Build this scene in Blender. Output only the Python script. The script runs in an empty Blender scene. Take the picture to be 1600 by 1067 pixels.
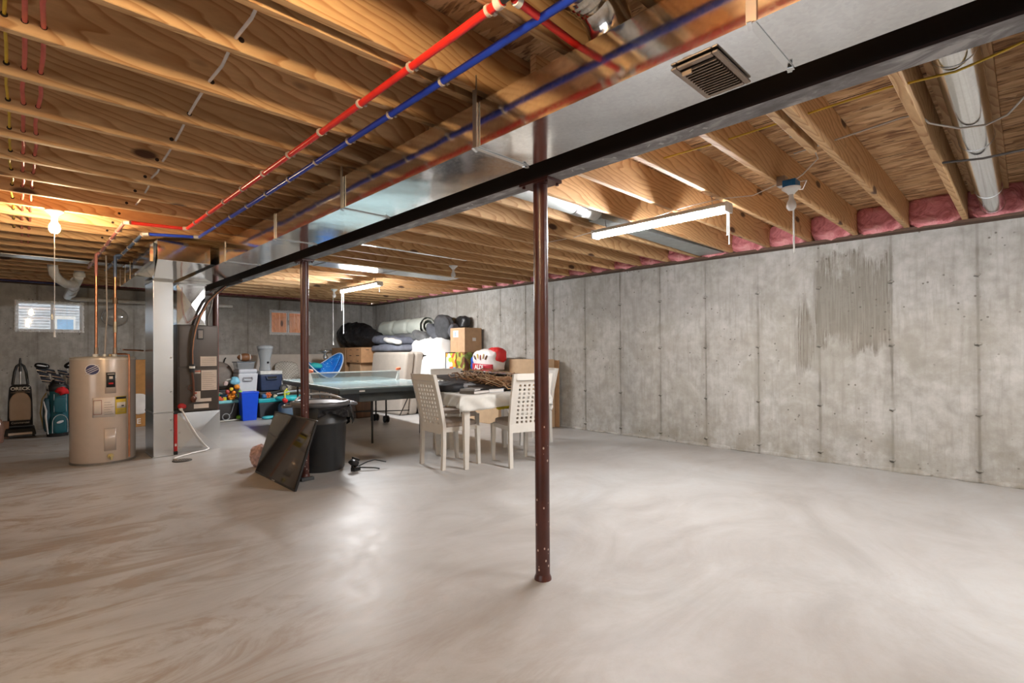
import bpy, bmesh, math, random
from mathutils import Vector, Matrix, Euler, noise
PI = math.pi
R = math.radians
SC = bpy.context.scene
COL = SC.collection
random.seed(7)

# ------------------------------------------------------------------ camera
YAW, PITCH, ROLL = 0.773499, 0.00703278, -0.00631893
cam_d = bpy.data.cameras.new('camera'); cam = bpy.data.objects.new('camera', cam_d); COL.objects.link(cam)
fw = Vector((math.sin(YAW)*math.cos(PITCH), math.cos(YAW)*math.cos(PITCH), math.sin(PITCH)))
rt = Vector((math.cos(YAW), -math.sin(YAW), 0)); up = rt.cross(fw)
rt2 = rt*math.cos(ROLL) + up*math.sin(ROLL); up2 = -rt*math.sin(ROLL) + up*math.cos(ROLL)
M = Matrix((rt2, up2, -fw)).transposed().to_4x4(); M.translation = Vector((0, 0, 1.2))
cam.matrix_world = M
cam_d.sensor_width = 36; cam_d.lens = 787.546/1600*36; cam_d.shift_y = 9.78/1600
cam_d.clip_start = 0.05
SC.camera = cam

# ------------------------------------------------------------------ world, lights, exposure
w = bpy.data.worlds.new('world'); SC.world = w; w.use_nodes = True
w.node_tree.nodes['Background'].inputs[0].default_value = (0.80, 0.90, 1.0, 1)
w.node_tree.nodes['Background'].inputs[1].default_value = 6.0
def light(name, kind, loc, power, col, rot=(0, 0, 0), **k):
    l = bpy.data.lights.new(name, kind); l.energy = power; l.color = col
    for a, v in k.items(): setattr(l, a, v)
    o = bpy.data.objects.new(name, l); o.location = loc; o.rotation_euler = rot; COL.objects.link(o); return o
# added area light standing in for daylight from unseen left-wall windows
light('daylight_stand_in', 'AREA', (-4.42, 1.0, 1.25), 34, (0.90, 0.94, 1.0), (0, R(-90), 0), shape='RECTANGLE', size=1.6, size_y=4.0)
# the bare bulbs and shop lights give their own light further down
SC.view_settings.view_transform = 'Standard'; SC.view_settings.look = 'None'
SC.view_settings.gamma = 1.0; SC.view_settings.use_curve_mapping = False
SC.view_settings.exposure = 0.6
SC.cycles.use_denoising = True
SC.cycles.max_bounces = 7; SC.cycles.diffuse_bounces = 4; SC.cycles.glossy_bounces = 4
SC.cycles.transparent_max_bounces = 12; SC.cycles.sample_clamp_indirect = 6
SC.cycles.caustics_reflective = False; SC.cycles.caustics_refractive = False

LED_E = 172
# ------------------------------------------------------------------ materials
class NT:
    def __init__(s, name):
        s.m = bpy.data.materials.new(name); s.m.use_nodes = True
        s.t = s.m.node_tree; s.b = s.t.nodes['Principled BSDF']; s.L = s.t.links.new
    def n(s, typ, **k):
        nd = s.t.nodes.new(typ)
        for a, v in k.items():
            if a.startswith('i_'): nd.inputs[a[2:].replace('_', ' ')].default_value = v
            else: setattr(nd, a, v)
        return nd
    def obj(s, scale=(1, 1, 1), loc=(0, 0, 0), rand=False):
        tc = s.n('ShaderNodeTexCoord'); mp = s.n('ShaderNodeMapping'); mp.inputs['Scale'].default_value = scale
        mp.inputs['Location'].default_value = loc
        if rand:
            oi = s.n('ShaderNodeObjectInfo'); vm = s.n('ShaderNodeVectorMath', operation='SCALE'); cb = s.n('ShaderNodeCombineXYZ')
            for i in range(3): s.L(oi.outputs['Random'], cb.inputs[i])
            s.L(cb.outputs[0], vm.inputs[0]); vm.inputs['Scale'].default_value = 37.0
            ad = s.n('ShaderNodeVectorMath', operation='ADD'); s.L(tc.outputs['Object'], ad.inputs[0]); s.L(vm.outputs[0], ad.inputs[1])
            s.L(ad.outputs[0], mp.inputs['Vector'])
        else: s.L(tc.outputs['Object'], mp.inputs['Vector'])
        return mp.outputs[0]
    def noise(s, vec, scale, detail=4, rough=0.55, dist=0.0):
        nd = s.n('ShaderNodeTexNoise'); s.L(vec, nd.inputs['Vector'])
        nd.inputs['Scale'].default_value = scale; nd.inputs['Detail'].default_value = detail
        nd.inputs['Roughness'].default_value = rough; nd.inputs['Distortion'].default_value = dist
        return nd.outputs['Fac']
    def ramp(s, fac, stops):
        nd = s.n('ShaderNodeValToRGB'); e = nd.color_ramp.elements
        while len(e) < len(stops): e.new(0.5)
        for el, (p, c) in zip(e, stops):
            el.position = p; el.color = (c, c, c, 1) if isinstance(c, (int, float)) else (*c, 1)
        s.L(fac, nd.inputs[0]); return nd.outputs[0]
    def mix(s, fac, a, b, mode='MIX'):
        nd = s.n('ShaderNodeMix', data_type='RGBA', blend_type=mode)
        for sock, v in ((0, fac), (6, a), (7, b)):
            if isinstance(v, (int, float)): nd.inputs[sock].default_value = v
            elif isinstance(v, tuple): nd.inputs[sock].default_value = (*v, 1)
            else: s.L(v, nd.inputs[sock])
        return nd.outputs[2]
    def math(s, op, a, b=None, c=None):
        nd = s.n('ShaderNodeMath', operation=op)
        for i, v in enumerate((a, b, c)):
            if v is None: continue
            if isinstance(v, (int, float)): nd.inputs[i].default_value = v
            else: s.L(v, nd.inputs[i])
        return nd.outputs[0]
    def bump(s, h, strength=0.3, dist=0.01):
        nd = s.n('ShaderNodeBump'); nd.inputs['Strength'].default_value = strength; nd.inputs['Distance'].default_value = dist
        s.L(h, nd.inputs['Height']); s.L(nd.outputs[0], s.b.inputs['Normal'])
    def set(s, sock, v):
        if isinstance(v, (int, float)): s.b.inputs[sock].default_value = v
        elif isinstance(v, tuple): s.b.inputs[sock].default_value = (*v, 1)
        else: s.L(v, s.b.inputs[sock])

_mc = {}
def plain(c, rough=0.6, metal=0.0, var=0.12, scale=12, bump=0.0, spec=0.5):
    key = (c, rough, metal, var, scale, bump, spec)
    if key in _mc: return _mc[key]
    t = NT('paint_%d' % len(_mc)); v = t.obj(); f = t.noise(v, scale, 3)
    t.set('Base Color', t.ramp(f, [(0.3, tuple(x*(1-var) for x in c)), (0.7, tuple(min(1, x*(1+var)) for x in c))]))
    t.set('Roughness', rough); t.set('Metallic', metal); t.set('Specular IOR Level', spec)
    if bump: t.bump(t.noise(v, scale*4, 4), bump, 0.004)
    _mc[key] = t.m; return t.m
def emis(c, s):
    t = NT('glow'); t.set('Base Color', c); t.set('Emission Color', c); t.set('Emission Strength', s); return t.m

def wood_mat(name, light_c, dark_c, ax='X', sc=1.0):
    t = NT(name)
    s = {'X': (0.22, 1.1, 1.0), 'Y': (1.1, 0.22, 1.0), 'Z': (1.0, 1.1, 0.22)}[ax]
    v = t.obj(tuple(a*sc for a in s), rand=True)
    wv = t.n('ShaderNodeTexWave', wave_type='BANDS', bands_direction='DIAGONAL', wave_profile='SAW'); t.L(v, wv.inputs['Vector'])
    for k, x in dict(Scale=13.0, Distortion=24.0, Detail=2.5).items(): wv.inputs[k].default_value = x
    wv.inputs['Detail Scale'].default_value = 0.42; wv.inputs['Detail Roughness'].default_value = 0.4
    fine = t.noise(t.obj(tuple(a*b for a, b in zip(s, (1, 1, 1))), rand=True), 60, 3)
    g = t.ramp(wv.outputs['Fac'], [(0.0, 0.0), (0.62, 0.28), (0.93, 1.0), (1.0, 0.25)])
    base = t.mix(g, light_c, dark_c)
    base = t.mix(t.math('MULTIPLY', t.math('SUBTRACT', fine, 0.35), 0.55), base, tuple(x*0.55 for x in dark_c))
    big = t.noise(t.obj((0.5, 0.5, 0.5), rand=True), 1.3, 2)
    base = t.mix(t.ramp(big, [(0.35, 0.0), (0.7, 0.35)]), base, tuple(x*0.8 for x in dark_c))
    # knots
    vo = t.n('ShaderNodeTexVoronoi', feature='F1'); t.L(t.obj({'X': (1.7, 4, 4), 'Y': (4, 1.7, 4), 'Z': (4, 4, 1.7)}[ax], rand=True), vo.inputs['Vector']); vo.inputs['Scale'].default_value = 1.0
    base = t.mix(t.ramp(vo.outputs['Distance'], [(0.085, 0.95), (0.14, 0.0)]), base, (0.055, 0.018, 0.008))
    hs = t.n('ShaderNodeHueSaturation'); oi = t.n('ShaderNodeObjectInfo'); t.L(base, hs.inputs['Color'])
    t.L(t.math('MULTIPLY_ADD', oi.outputs['Random'], 0.28, 0.86), hs.inputs['Value'])
    t.set('Base Color', hs.outputs[0]); t.set('Roughness', 0.62); t.bump(fine, 0.12, 0.003)
    return t.m
PINE = wood_mat('pine', (0.72, 0.465, 0.235), (0.44, 0.222, 0.085))
PINEY = wood_mat('pine_lengthwise', (0.64, 0.42, 0.24), (0.46, 0.25, 0.12), 'Y')

def osb_mat():
    t = NT('osb'); base = None
    for i, (sc, ang) in enumerate((((30, 7, 5), 0.10), ((22, 6, 5), -0.16))):
        mp = t.n('ShaderNodeMapping'); mp.inputs['Rotation'].default_value = (0, 0, ang); mp.inputs['Scale'].default_value = sc
        tc = t.n('ShaderNodeTexCoord'); t.L(tc.outputs['Object'], mp.inputs['Vector'])
        vo = t.n('ShaderNodeTexVoronoi', feature='F1'); t.L(mp.outputs[0], vo.inputs['Vector']); vo.inputs['Scale'].default_value = 1
        sx = t.n('ShaderNodeSeparateColor'); t.L(vo.outputs['Color'], sx.inputs[0])
        c = t.ramp(sx.outputs[0], [(0.0, (0.24, 0.11, 0.045)), (0.25, (0.44, 0.245, 0.11)), (0.6, (0.62, 0.38, 0.19)), (1.0, (0.80, 0.56, 0.32))])
        base = c if base is None else t.mix(0.32, base, c)
    fn = t.noise(t.obj((34, 7, 9)), 1.0, 5, 0.6)
    base = t.mix(t.ramp(fn, [(0.36, 0.85), (0.45, 0.0)]), base, (0.13, 0.055, 0.022))
    t.set('Base Color', base); t.set('Roughness', 0.75); return t.m
OSB = osb_mat()

def galv(name, wav=0.02, rough=0.2, spang=0.5):
    t = NT(name); v = t.obj()
    vo = t.n('ShaderNodeTexVoronoi', feature='F1'); t.L(v, vo.inputs['Vector']); vo.inputs['Scale'].default_value = 90
    sx = t.n('ShaderNodeSeparateColor'); t.L(vo.outputs['Color'], sx.inputs[0])
    t.set('Base Color', t.ramp(sx.outputs[0], [(0.0, (0.82, 0.84, 0.85)), (1.0, (0.90, 0.92, 0.93))]))
    t.set('Metallic', 1.0)
    t.set('Roughness', t.math('MULTIPLY_ADD', sx.outputs[1], 0.12*spang, rough))
    if spang < 0.1:
        for l in list(t.b.inputs['Base Color'].links): t.t.links.remove(l)
        t.set('Base Color', (0.80, 0.82, 0.83)); t.b.inputs['Roughness'].default_value = rough
        for l in list(t.b.inputs['Roughness'].links): t.t.links.remove(l)
    t.bump(t.noise(v, 2.2, 2, 0.4), wav*20, 0.02)
    return t.m
GALV = galv('galvanized_trunk', 0.011, 0.09, 0.3)
GALV2 = galv('galvanized_dull', 0.010, 0.27, 0.04)
GALVR = galv('galvanized_round', 0.006, 0.12, 0.4)

def concrete(name, wall=None):
    t = NT(name)
    tc = t.n('ShaderNodeTexCoord'); sp = t.n('ShaderNodeSeparateXYZ'); t.L(tc.outputs['Object'], sp.inputs[0])
    v = tc.outputs['Object']
    along, z = (sp.outputs[1] if wall == 'right' else sp.outputs[0]), sp.outputs[2]
    a = t.noise(v, 1.1, 6, 0.62); b = t.noise(v, 9, 6, 0.6); c = t.noise(v, 45, 3, 0.6)
    base = t.ramp(a, [(0.32, (0.28, 0.262, 0.23)), (0.5, (0.40, 0.38, 0.35)), (0.68, (0.50, 0.485, 0.455))])
    base = t.mix(0.45, base, t.ramp(b, [(0.33, (0.28, 0.265, 0.235)), (0.62, (0.54, 0.52, 0.49))]))
    vs_ = t.noise(t.obj((9, 9, 0.9)), 2.2, 5, 0.65)
    base = t.mix(t.ramp(vs_, [(0.50, 0.0), (0.68, 0.5)]), base, (0.27, 0.25, 0.215))
    # board-edge seams between form panels
    fr = t.math('FRACT', t.math('DIVIDE', t.math('SUBTRACT', along, 0.31 if wall == 'right' else 0.2), 0.6245))
    dist = t.math('MULTIPLY', t.math('MINIMUM', fr, t.math('SUBTRACT', 1.0, fr)), 0.6245)
    wob = t.math('MULTIPLY', t.math('SUBTRACT', t.noise(v, 7, 3), 0.5), 0.02)
    dd = t.math('ADD', dist, wob)
    seam = t.ramp(dd, [(0.0, 0.75), (0.008, 0.65), (0.016, 0.25), (0.075, 0.0)])
    vert = t.noise(t.obj((1, 1, 0.35)), 5.0, 5)
    seam = t.math('MULTIPLY', seam, t.ramp(vert, [(0.35, 0.25), (0.6, 1.0)]))
    base = t.mix(seam, base, (0.165, 0.145, 0.115))
    # dark blotches and damp toward the foot
    bl = t.ramp(t.noise(v, 1.7, 6, 0.66, 0.6), [(0.50, 0.0), (0.62, 0.55)])
    base = t.mix(bl, base, (0.30, 0.28, 0.235))
    zz = t.math('MULTIPLY', z, 1.0)
    foot = t.math('MULTIPLY', t.ramp(zz, [(0.0, 1.0), (0.75, 0.0)]), t.ramp(t.noise(v, 3.1, 6, 0.65), [(0.45, 0.0), (0.62, 0.75)]))
    base = t.mix(foot, base, (0.25, 0.22, 0.17))
    if wall == 'right':
        # streaked stain patch: vertical drips, strongest in panels between Y 0.9 and 1.9
        st = t.noise(t.obj((8, 44, 1.6)), 1.8, 6, 0.68)
        st = t.math('MULTIPLY', t.ramp(st, [(0.44, 0.0), (0.58, 1.0)]), t.ramp(t.noise(v, 4.5, 5, 0.7), [(0.36, 0.15), (0.55, 1.0)]))
        def window(x, lo, hi, soft):
            mr = t.n('ShaderNodeMapRange'); t.L(x, mr.inputs[0]); mr.inputs[1].default_value = lo; mr.inputs[2].default_value = lo+soft
            m2 = t.n('ShaderNodeMapRange'); t.L(x, m2.inputs[0]); m2.inputs[1].default_value = hi; m2.inputs[2].default_value = hi-soft
            return t.math('MULTIPLY', mr.outputs[0], m2.outputs[0])
        wz = t.math('ADD', z, t.math('MULTIPLY', t.math('SUBTRACT', t.noise(t.obj((1, 2.4, 1.0)), 2.6, 5, 0.65), 0.5), 0.9))
        ps = t.math('MULTIPLY', window(along, 0.93, 1.62, 0.05), window(wz, 1.15, 2.18, 0.22))
        ps2 = t.math('MULTIPLY', window(along, 1.56, 1.84, 0.12), window(wz, 0.95, 1.75, 0.35))
        ps = t.math('MAXIMUM', ps, ps2)
        base = t.mix(t.math('MINIMUM', t.math('MULTIPLY', t.math('MULTIPLY', st, ps), 2.2), 0.92), base, (0.105, 0.085, 0.060))
        base = t.mix(t.math('MULTIPLY', ps, 0.85), base, (0.235, 0.215, 0.18))
        # horizontal darker band left by the pour line
        pb = t.math('MULTIPLY', window(wz, 1.05, 1.45, 0.16), t.ramp(t.noise(v, 2.3, 4), [(0.42, 0.1), (0.6, 0.5)]))
        base = t.mix(t.math('MULTIPLY', pb, window(along, 0.2, 4.2, 0.4)), base, (0.32, 0.29, 0.25))
        # horizontal band high up on the middle panels
        pc = t.math('MULTIPLY', window(wz, 1.62, 2.0, 0.12), window(along, 2.2, 4.8, 0.3))
        base = t.mix(t.math('MULTIPLY', pc, 0.35), base, (0.33, 0.31, 0.28))
    # pin holes
    vo = t.n('ShaderNodeTexVoronoi', feature='F1'); t.L(v, vo.inputs['Vector']); vo.inputs['Scale'].default_value = 15
    ph = t.math('MULTIPLY', t.ramp(vo.outputs['Distance'], [(0.10, 1.0), (0.16, 0.0)]), t.ramp(t.noise(v, 3.7, 2), [(0.52, 0.0), (0.6, 0.8)]))
    base = t.mix(ph, base, (0.13, 0.115, 0.095))
    t.set('Base Color', base); t.set('Roughness', 0.86)
    h = t.math('SUBTRACT', t.math('MULTIPLY_ADD', c, 0.35, t.math('MULTIPLY', b, 0.6)), t.math('ADD', ph, t.math('MULTIPLY', seam, 0.6)))
    t.bump(h, 0.45, 0.012)
    return t.m
def floor_mat():
    t = NT('floor_concrete')
    v = t.obj()
    sw = t.noise(t.obj((0.7, 1.0, 1.0)), 1.3, 8, 0.64, 2.6); lo = t.noise(v, 0.55, 4, 0.55, 0.8); fi = t.noise(v, 14, 7, 0.68)
    tr = t.noise(t.obj((1.2, 2.0, 1.0), (3, 0, 0)), 1.6, 7, 0.72, 2.2)
    base = t.ramp(lo, [(0.36, (0.36, 0.335, 0.315)), (0.5, (0.42, 0.405, 0.39)), (0.64, (0.47, 0.465, 0.455))])
    base = t.mix(0.38, base, t.ramp(sw, [(0.34, (0.26, 0.235, 0.21)), (0.52, (0.41, 0.395, 0.375)), (0.68, (0.51, 0.505, 0.495))]))
    base = t.mix(t.ramp(tr, [(0.56, 0.0), (0.72, 0.32)]), base, (0.36, 0.31, 0.265))
    base = t.mix(t.ramp(fi, [(0.3, 0.28), (0.55, 0.0)]), base, (0.33, 0.29, 0.25))
    # trowel smears in the left bay: brown arcs
    sp = t.n('ShaderNodeSeparateXYZ'); t.L(v, sp.inputs[0])
    mr = t.n('ShaderNodeMapRange'); t.L(sp.outputs[0], mr.inputs[0]); mr.inputs[1].default_value = 1.9; mr.inputs[2].default_value = 0.2
    mp = t.n('ShaderNodeMapping'); mp.inputs['Rotation'].default_value = (0, 0, R(38)); mp.inputs['Scale'].default_value = (0.7, 1.9, 1); t.L(v, mp.inputs[0])
    sm = t.noise(mp.outputs[0], 1.3, 8, 0.7, 2.4)
    arcs = t.math('MULTIPLY', t.ramp(sm, [(0.48, 0.0), (0.60, 0.80)]), mr.outputs[0])
    base = t.mix(arcs, base, (0.27, 0.205, 0.15))
    t.set('Base Color', base)
    t.set('Roughness', t.ramp(t.math('ADD', t.math('MULTIPLY', sw, 0.5), t.math('MULTIPLY', fi, 0.5)), [(0.35, 0.34), (0.65, 0.52)]))
    t.set('Specular IOR Level', 0.42)
    t.bump(t.math('ADD', fi, sw), 0.10, 0.01)
    return t.m
CONC_R = concrete('wall_concrete_right', 'right'); CONC_F = concrete('wall_concrete_far', 'far'); FLOOR = floor_mat()

def steel_primer():
    t = NT('red_oxide_steel'); v = t.obj()
    n1 = t.noise(v, 3, 5)
    base = t.ramp(n1, [(0.35, (0.045, 0.010, 0.007)), (0.65, (0.10, 0.026, 0.018))])
    sp = t.n('ShaderNodeSeparateXYZ'); t.L(v, sp.inputs[0])
    vo = t.n('ShaderNodeTexVoronoi', feature='F1'); t.L(t.obj((1, 1, 0.7)), vo.inputs['Vector']); vo.inputs['Scale'].default_value = 46
    sel = t.n('ShaderNodeSeparateColor'); t.L(vo.outputs['Color'], sel.inputs[0])
    spot = t.math('MULTIPLY', t.ramp(vo.outputs['Distance'], [(0.17, 1.0), (0.26, 0.0)]), t.math('GREATER_THAN', t.math('ADD', sel.outputs[0], t.math('MULTIPLY', sp.outputs[2], 0.42)), -9))
    low = t.n('ShaderNodeMapRange'); t.L(sp.outputs[2], low.inputs[0]); low.inputs[1].default_value = 1.2; low.inputs[2].default_value = 0.0; low.inputs[3].default_value = 0.02; low.inputs[4].default_value = 0.42
    keep = t.math('LESS_THAN', sel.outputs[0], low.outputs[0])
    base = t.mix(t.math('MULTIPLY', spot, keep), base, (0.62, 0.48, 0.42))
    t.set('Base Color', base); t.set('Roughness', 0.33); t.set('Specular IOR Level', 0.6)
    t.bump(t.noise(v, 40, 4), 0.25, 0.003)
    return t.m
PRIMER = steel_primer()
def beam_mat():
    t = NT('beam_steel'); v = t.obj((1, 0.4, 1)); f = t.noise(v, 9, 6, 0.65, 0.8)
    base = t.ramp(f, [(0.38, (0.13, 0.12, 0.125)), (0.52, (0.22, 0.215, 0.225)), (0.62, (0.42, 0.42, 0.43))])
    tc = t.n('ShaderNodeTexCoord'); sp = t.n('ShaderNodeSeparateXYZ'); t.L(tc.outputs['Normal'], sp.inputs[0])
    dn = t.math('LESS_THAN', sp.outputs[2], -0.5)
    base = t.mix(dn, (0.028, 0.012, 0.009), base)  # shade painted in: near-black sides, lighter grey kept for downward faces
    t.set('Base Color', base); t.set('Roughness', 0.55); t.set('Metallic', 0.0); return t.m
BEAM = beam_mat()

def glass(tint=(1, 1, 1), amt=0.95, rough=0.02, milky=False):
    t = NT('clear'); o = t.t.nodes['Material Output']
    tr = t.n('ShaderNodeBsdfTransparent'); tr.inputs[0].default_value = (*tint, 1)
    gl = t.b if milky else t.n('ShaderNodeBsdfGlossy'); gl.inputs['Roughness'].default_value = rough
    if milky: t.set('Base Color', (0.82, 0.85, 0.87))
    mx = t.n('ShaderNodeMixShader'); lw = t.n('ShaderNodeLayerWeight'); lw.inputs[0].default_value = 0.35
    t.L(t.math('MULTIPLY_ADD', lw.outputs['Fresnel'], 0.45, 1-amt), mx.inputs[0]); t.L(tr.outputs[0], mx.inputs[1]); t.L(gl.outputs[0], mx.inputs[2]); t.L(mx.outputs[0], o.inputs[0])
    return t.m
GLASS = glass(); PLASTIC_CLEAR = glass((0.95, 0.97, 0.98), 0.72, 0.2, True)
WHITE = plain((0.78, 0.77, 0.74), 0.45); WHITEPL = plain((0.80, 0.80, 0.78), 0.35); PVC = plain((0.80, 0.78, 0.74), 0.35)
BLACK = plain((0.012, 0.012, 0.013), 0.45); BLACKG = plain((0.008, 0.008, 0.009), 0.12); DKGREY = plain((0.05, 0.052, 0.055), 0.5)
CHROME = plain((0.75, 0.75, 0.75), 0.15, 1.0); STEEL = plain((0.45, 0.45, 0.45), 0.35, 1.0)
COPPER = plain((0.62, 0.28, 0.15), 0.28, 1.0, 0.2); REDPEX = plain((0.75, 0.025, 0.018), 0.28, bump=0); BLUEPEX = plain((0.012, 0.045, 0.42), 0.28)
CARD = plain((0.46, 0.29, 0.165), 0.8, 0, 0.08); CARD2 = plain((0.38, 0.22, 0.11), 0.8, 0, 0.1); CARDL = plain((0.52, 0.36, 0.22), 0.8, 0, 0.06)
RED = plain((0.55, 0.02, 0.02), 0.4); ORANGE = plain((0.80, 0.20, 0.03), 0.45); YELLOW = plain((0.80, 0.55, 0.03), 0.5); GREEN = plain((0.25, 0.62, 0.04), 0.45)
TEAL = plain((0.02, 0.42, 0.46), 0.4); BLUE = plain((0.01, 0.10, 0.62), 0.4); NAVY = plain((0.035, 0.055, 0.13), 0.45); LBLUE = plain((0.25, 0.60, 0.80), 0.5)
PAPER = plain((0.74, 0.70, 0.66), 0.6, 0, 0.04)

# ------------------------------------------------------------------ mesh tools
class MB:
    def __init__(s): s.v = []; s.f = []; s.mi = []; s.cur = 0; s.sm = []
    def _add(s, vs, fs, smooth=False):
        o = len(s.v); s.v += [tuple(p) for p in vs]
        for f in fs: s.f.append([i+o for i in f]); s.mi.append(s.cur); s.sm.append(smooth)
        return s
    def m(s, i): s.cur = i; return s
    def box(s, x0, x1, y0, y1, z0, z1):
        vs = [(x, y, z) for x in (x0, x1) for y in (y0, y1) for z in (z0, z1)]
        return s._add(vs, [(0, 1, 3, 2), (4, 6, 7, 5), (0, 4, 5, 1), (2, 3, 7, 6), (0, 2, 6, 4), (1, 5, 7, 3)])
    def hexa(s, b, t):      # bottom quad and top quad (counter-clockwise from above)
        return s._add(list(b)+list(t), [(3, 2, 1, 0), (4, 5, 6, 7), (0, 1, 5, 4), (1, 2, 6, 5), (2, 3, 7, 6), (3, 0, 4, 7)])
    def obox(s, c, size, rot=(0, 0, 0)):
        m = Euler(rot).to_matrix(); c = Vector(c)
        vs = [c + m @ Vector((sx*size[0]/2, sy*size[1]/2, sz*size[2]/2)) for sx in (-1, 1) for sy in (-1, 1) for sz in (-1, 1)]
        return s._add(vs, [(0, 1, 3, 2), (4, 6, 7, 5), (0, 4, 5, 1), (2, 3, 7, 6), (0, 2, 6, 4), (1, 5, 7, 3)])
    def tube(s, pts, r, n=10, caps=True):
        pts = [Vector(p) for p in pts]; rs = r if isinstance(r, (list, tuple)) else [r]*len(pts)
        t0 = (pts[1]-pts[0]).normalized(); a = t0.orthogonal().normalized(); vs = []; fs = []
        for i, p in enumerate(pts):
            if i == 0: t = t0
            elif i == len(pts)-1: t = (pts[i]-pts[i-1]).normalized()
            else: t = ((pts[i]-pts[i-1]).normalized() + (pts[i+1]-pts[i]).normalized()); t = t.normalized() if t.length > 1e-6 else t0
            a = (a - t*a.dot(t)); a = a.normalized() if a.length > 1e-6 else t.orthogonal().normalized(); b = t.cross(a)
            for k in range(n):
                th = 2*PI*k/n; vs.append(p + (a*math.cos(th) + b*math.sin(th))*rs[i])
        for i in range(len(pts)-1):
            for k in range(n): fs.append((i*n+k, i*n+(k+1) % n, (i+1)*n+(k+1) % n, (i+1)*n+k))
        s._add(vs, fs, True)
        if caps:
            s._add(vs[:n], [tuple(reversed(range(n)))]); s._add(vs[-n:], [tuple(range(n))])
        return s
    def lathe(s, prof, c=(0, 0, 0), n=32, caps=True, sx=1, sy=1):
        c = Vector(c); vs = []; fs = []
        for (r, z) in prof:
            for k in range(n): vs.append(c + Vector((r*sx*math.cos(2*PI*k/n), r*sy*math.sin(2*PI*k/n), z)))
        for i in range(len(prof)-1):
            for k in range(n): fs.append((i*n+k, i*n+(k+1) % n, (i+1)*n+(k+1) % n, (i+1)*n+k))
        s._add(vs, fs, True)
        if caps:
            if prof[0][0] > 1e-4: s._add(vs[:n], [tuple(reversed(range(n)))])
            if prof[-1][0] > 1e-4: s._add(vs[-n:], [tuple(range(n))])
        return s
    def disc(s, c, axis, r, th, n=24):
        axis = Vector(axis).normalized(); c = Vector(c); return s.tube([c-axis*th/2, c+axis*th/2], r, n)
    def blob(s, c, rad, e=1.0, amp=0.0, fr=3.0, seed=0, nu=28, nv=16, rot=(0, 0, 0), ridge=False, flat=None):
        m = Euler(rot).to_matrix(); c = Vector(c); vs = []; fs = []
        pw = lambda x: math.copysign(abs(x)**e, x)
        for j in range(nv+1):
            ph = -PI/2 + PI*j/nv
            for i in range(nu):
                th = 2*PI*i/nu
                d = Vector((pw(math.cos(ph))*pw(math.cos(th)), pw(math.cos(ph))*pw(math.sin(th)), pw(math.sin(ph))))
                p = Vector((d.x*rad[0], d.y*rad[1], d.z*rad[2]))
                if amp:
                    q = p*fr + Vector((seed*7.3, seed*3.1, seed))
                    h = noise.noise(q) + 0.5*noise.noise(q*2.1)
                    if ridge: h = (0.5-abs(noise.noise(q)))*1.6 - 0.5 + 0.6*(0.5-abs(noise.noise(q*2.3+Vector((5, 1, 2)))))
                    p += d.normalized()*h*amp if d.length > 1e-6 else Vector()
                if flat is not None and p.z < flat: p.z = flat + (p.z-flat)*0.1
                vs.append(c + m @ p)
        for j in range(nv):
            for i in range(nu): fs.append((j*nu+i, j*nu+(i+1) % nu, (j+1)*nu+(i+1) % nu, (j+1)*nu+i))
        return s._add(vs, fs, True)
    def grid(s, fn, nu, nv, smooth=True):
        vs = [fn(i/nu, j/nv) for j in range(nv+1) for i in range(nu+1)]
        fs = [(j*(nu+1)+i, j*(nu+1)+i+1, (j+1)*(nu+1)+i+1, (j+1)*(nu+1)+i) for j in range(nv) for i in range(nu)]
        return s._add(vs, fs, smooth)
    def prism(s, poly, ax, a0, a1):     # poly in the other two axes, extruded along ax
        def P(p, a): return {'X': (a, p[0], p[1]), 'Y': (p[0], a, p[1]), 'Z': (p[0], p[1], a)}[ax]
        n = len(poly); vs = [P(p, a0) for p in poly] + [P(p, a1) for p in poly]
        return s._add(vs, [tuple(reversed(range(n))), tuple(range(n, 2*n))] + [(i, (i+1) % n, n+(i+1) % n, n+i) for i in range(n)])
    def build(s, name, mats, parent=None, org=(0, 0, 0), bevel=0, solid=0, sub=0):
        me = bpy.data.meshes.new(name)
        me.from_pydata([(x-org[0], y-org[1], z-org[2]) for x, y, z in s.v], [], s.f)
        if not isinstance(mats, (list, tuple)): mats = [mats]
        for m in mats: me.materials.append(m)
        for p, mi, sm in zip(me.polygons, s.mi, s.sm): p.material_index = mi; p.use_smooth = sm
        bm = bmesh.new(); bm.from_mesh(me); bmesh.ops.recalc_face_normals(bm, faces=bm.faces); bm.to_mesh(me); bm.free()
        o = bpy.data.objects.new(name, me); COL.objects.link(o)
        if parent: o.parent = parent
        else: o.location = org
        if solid: md = o.modifiers.new('solid', 'SOLIDIFY'); md.thickness = solid; md.offset = 0
        if sub: md = o.modifiers.new('sub', 'SUBSURF'); md.levels = sub; md.render_levels = sub
        if bevel: md = o.modifiers.new('bevel', 'BEVEL'); md.width = bevel; md.segments = 2; md.limit_method = 'ANGLE'; md.angle_limit = R(40)
        return o

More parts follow.
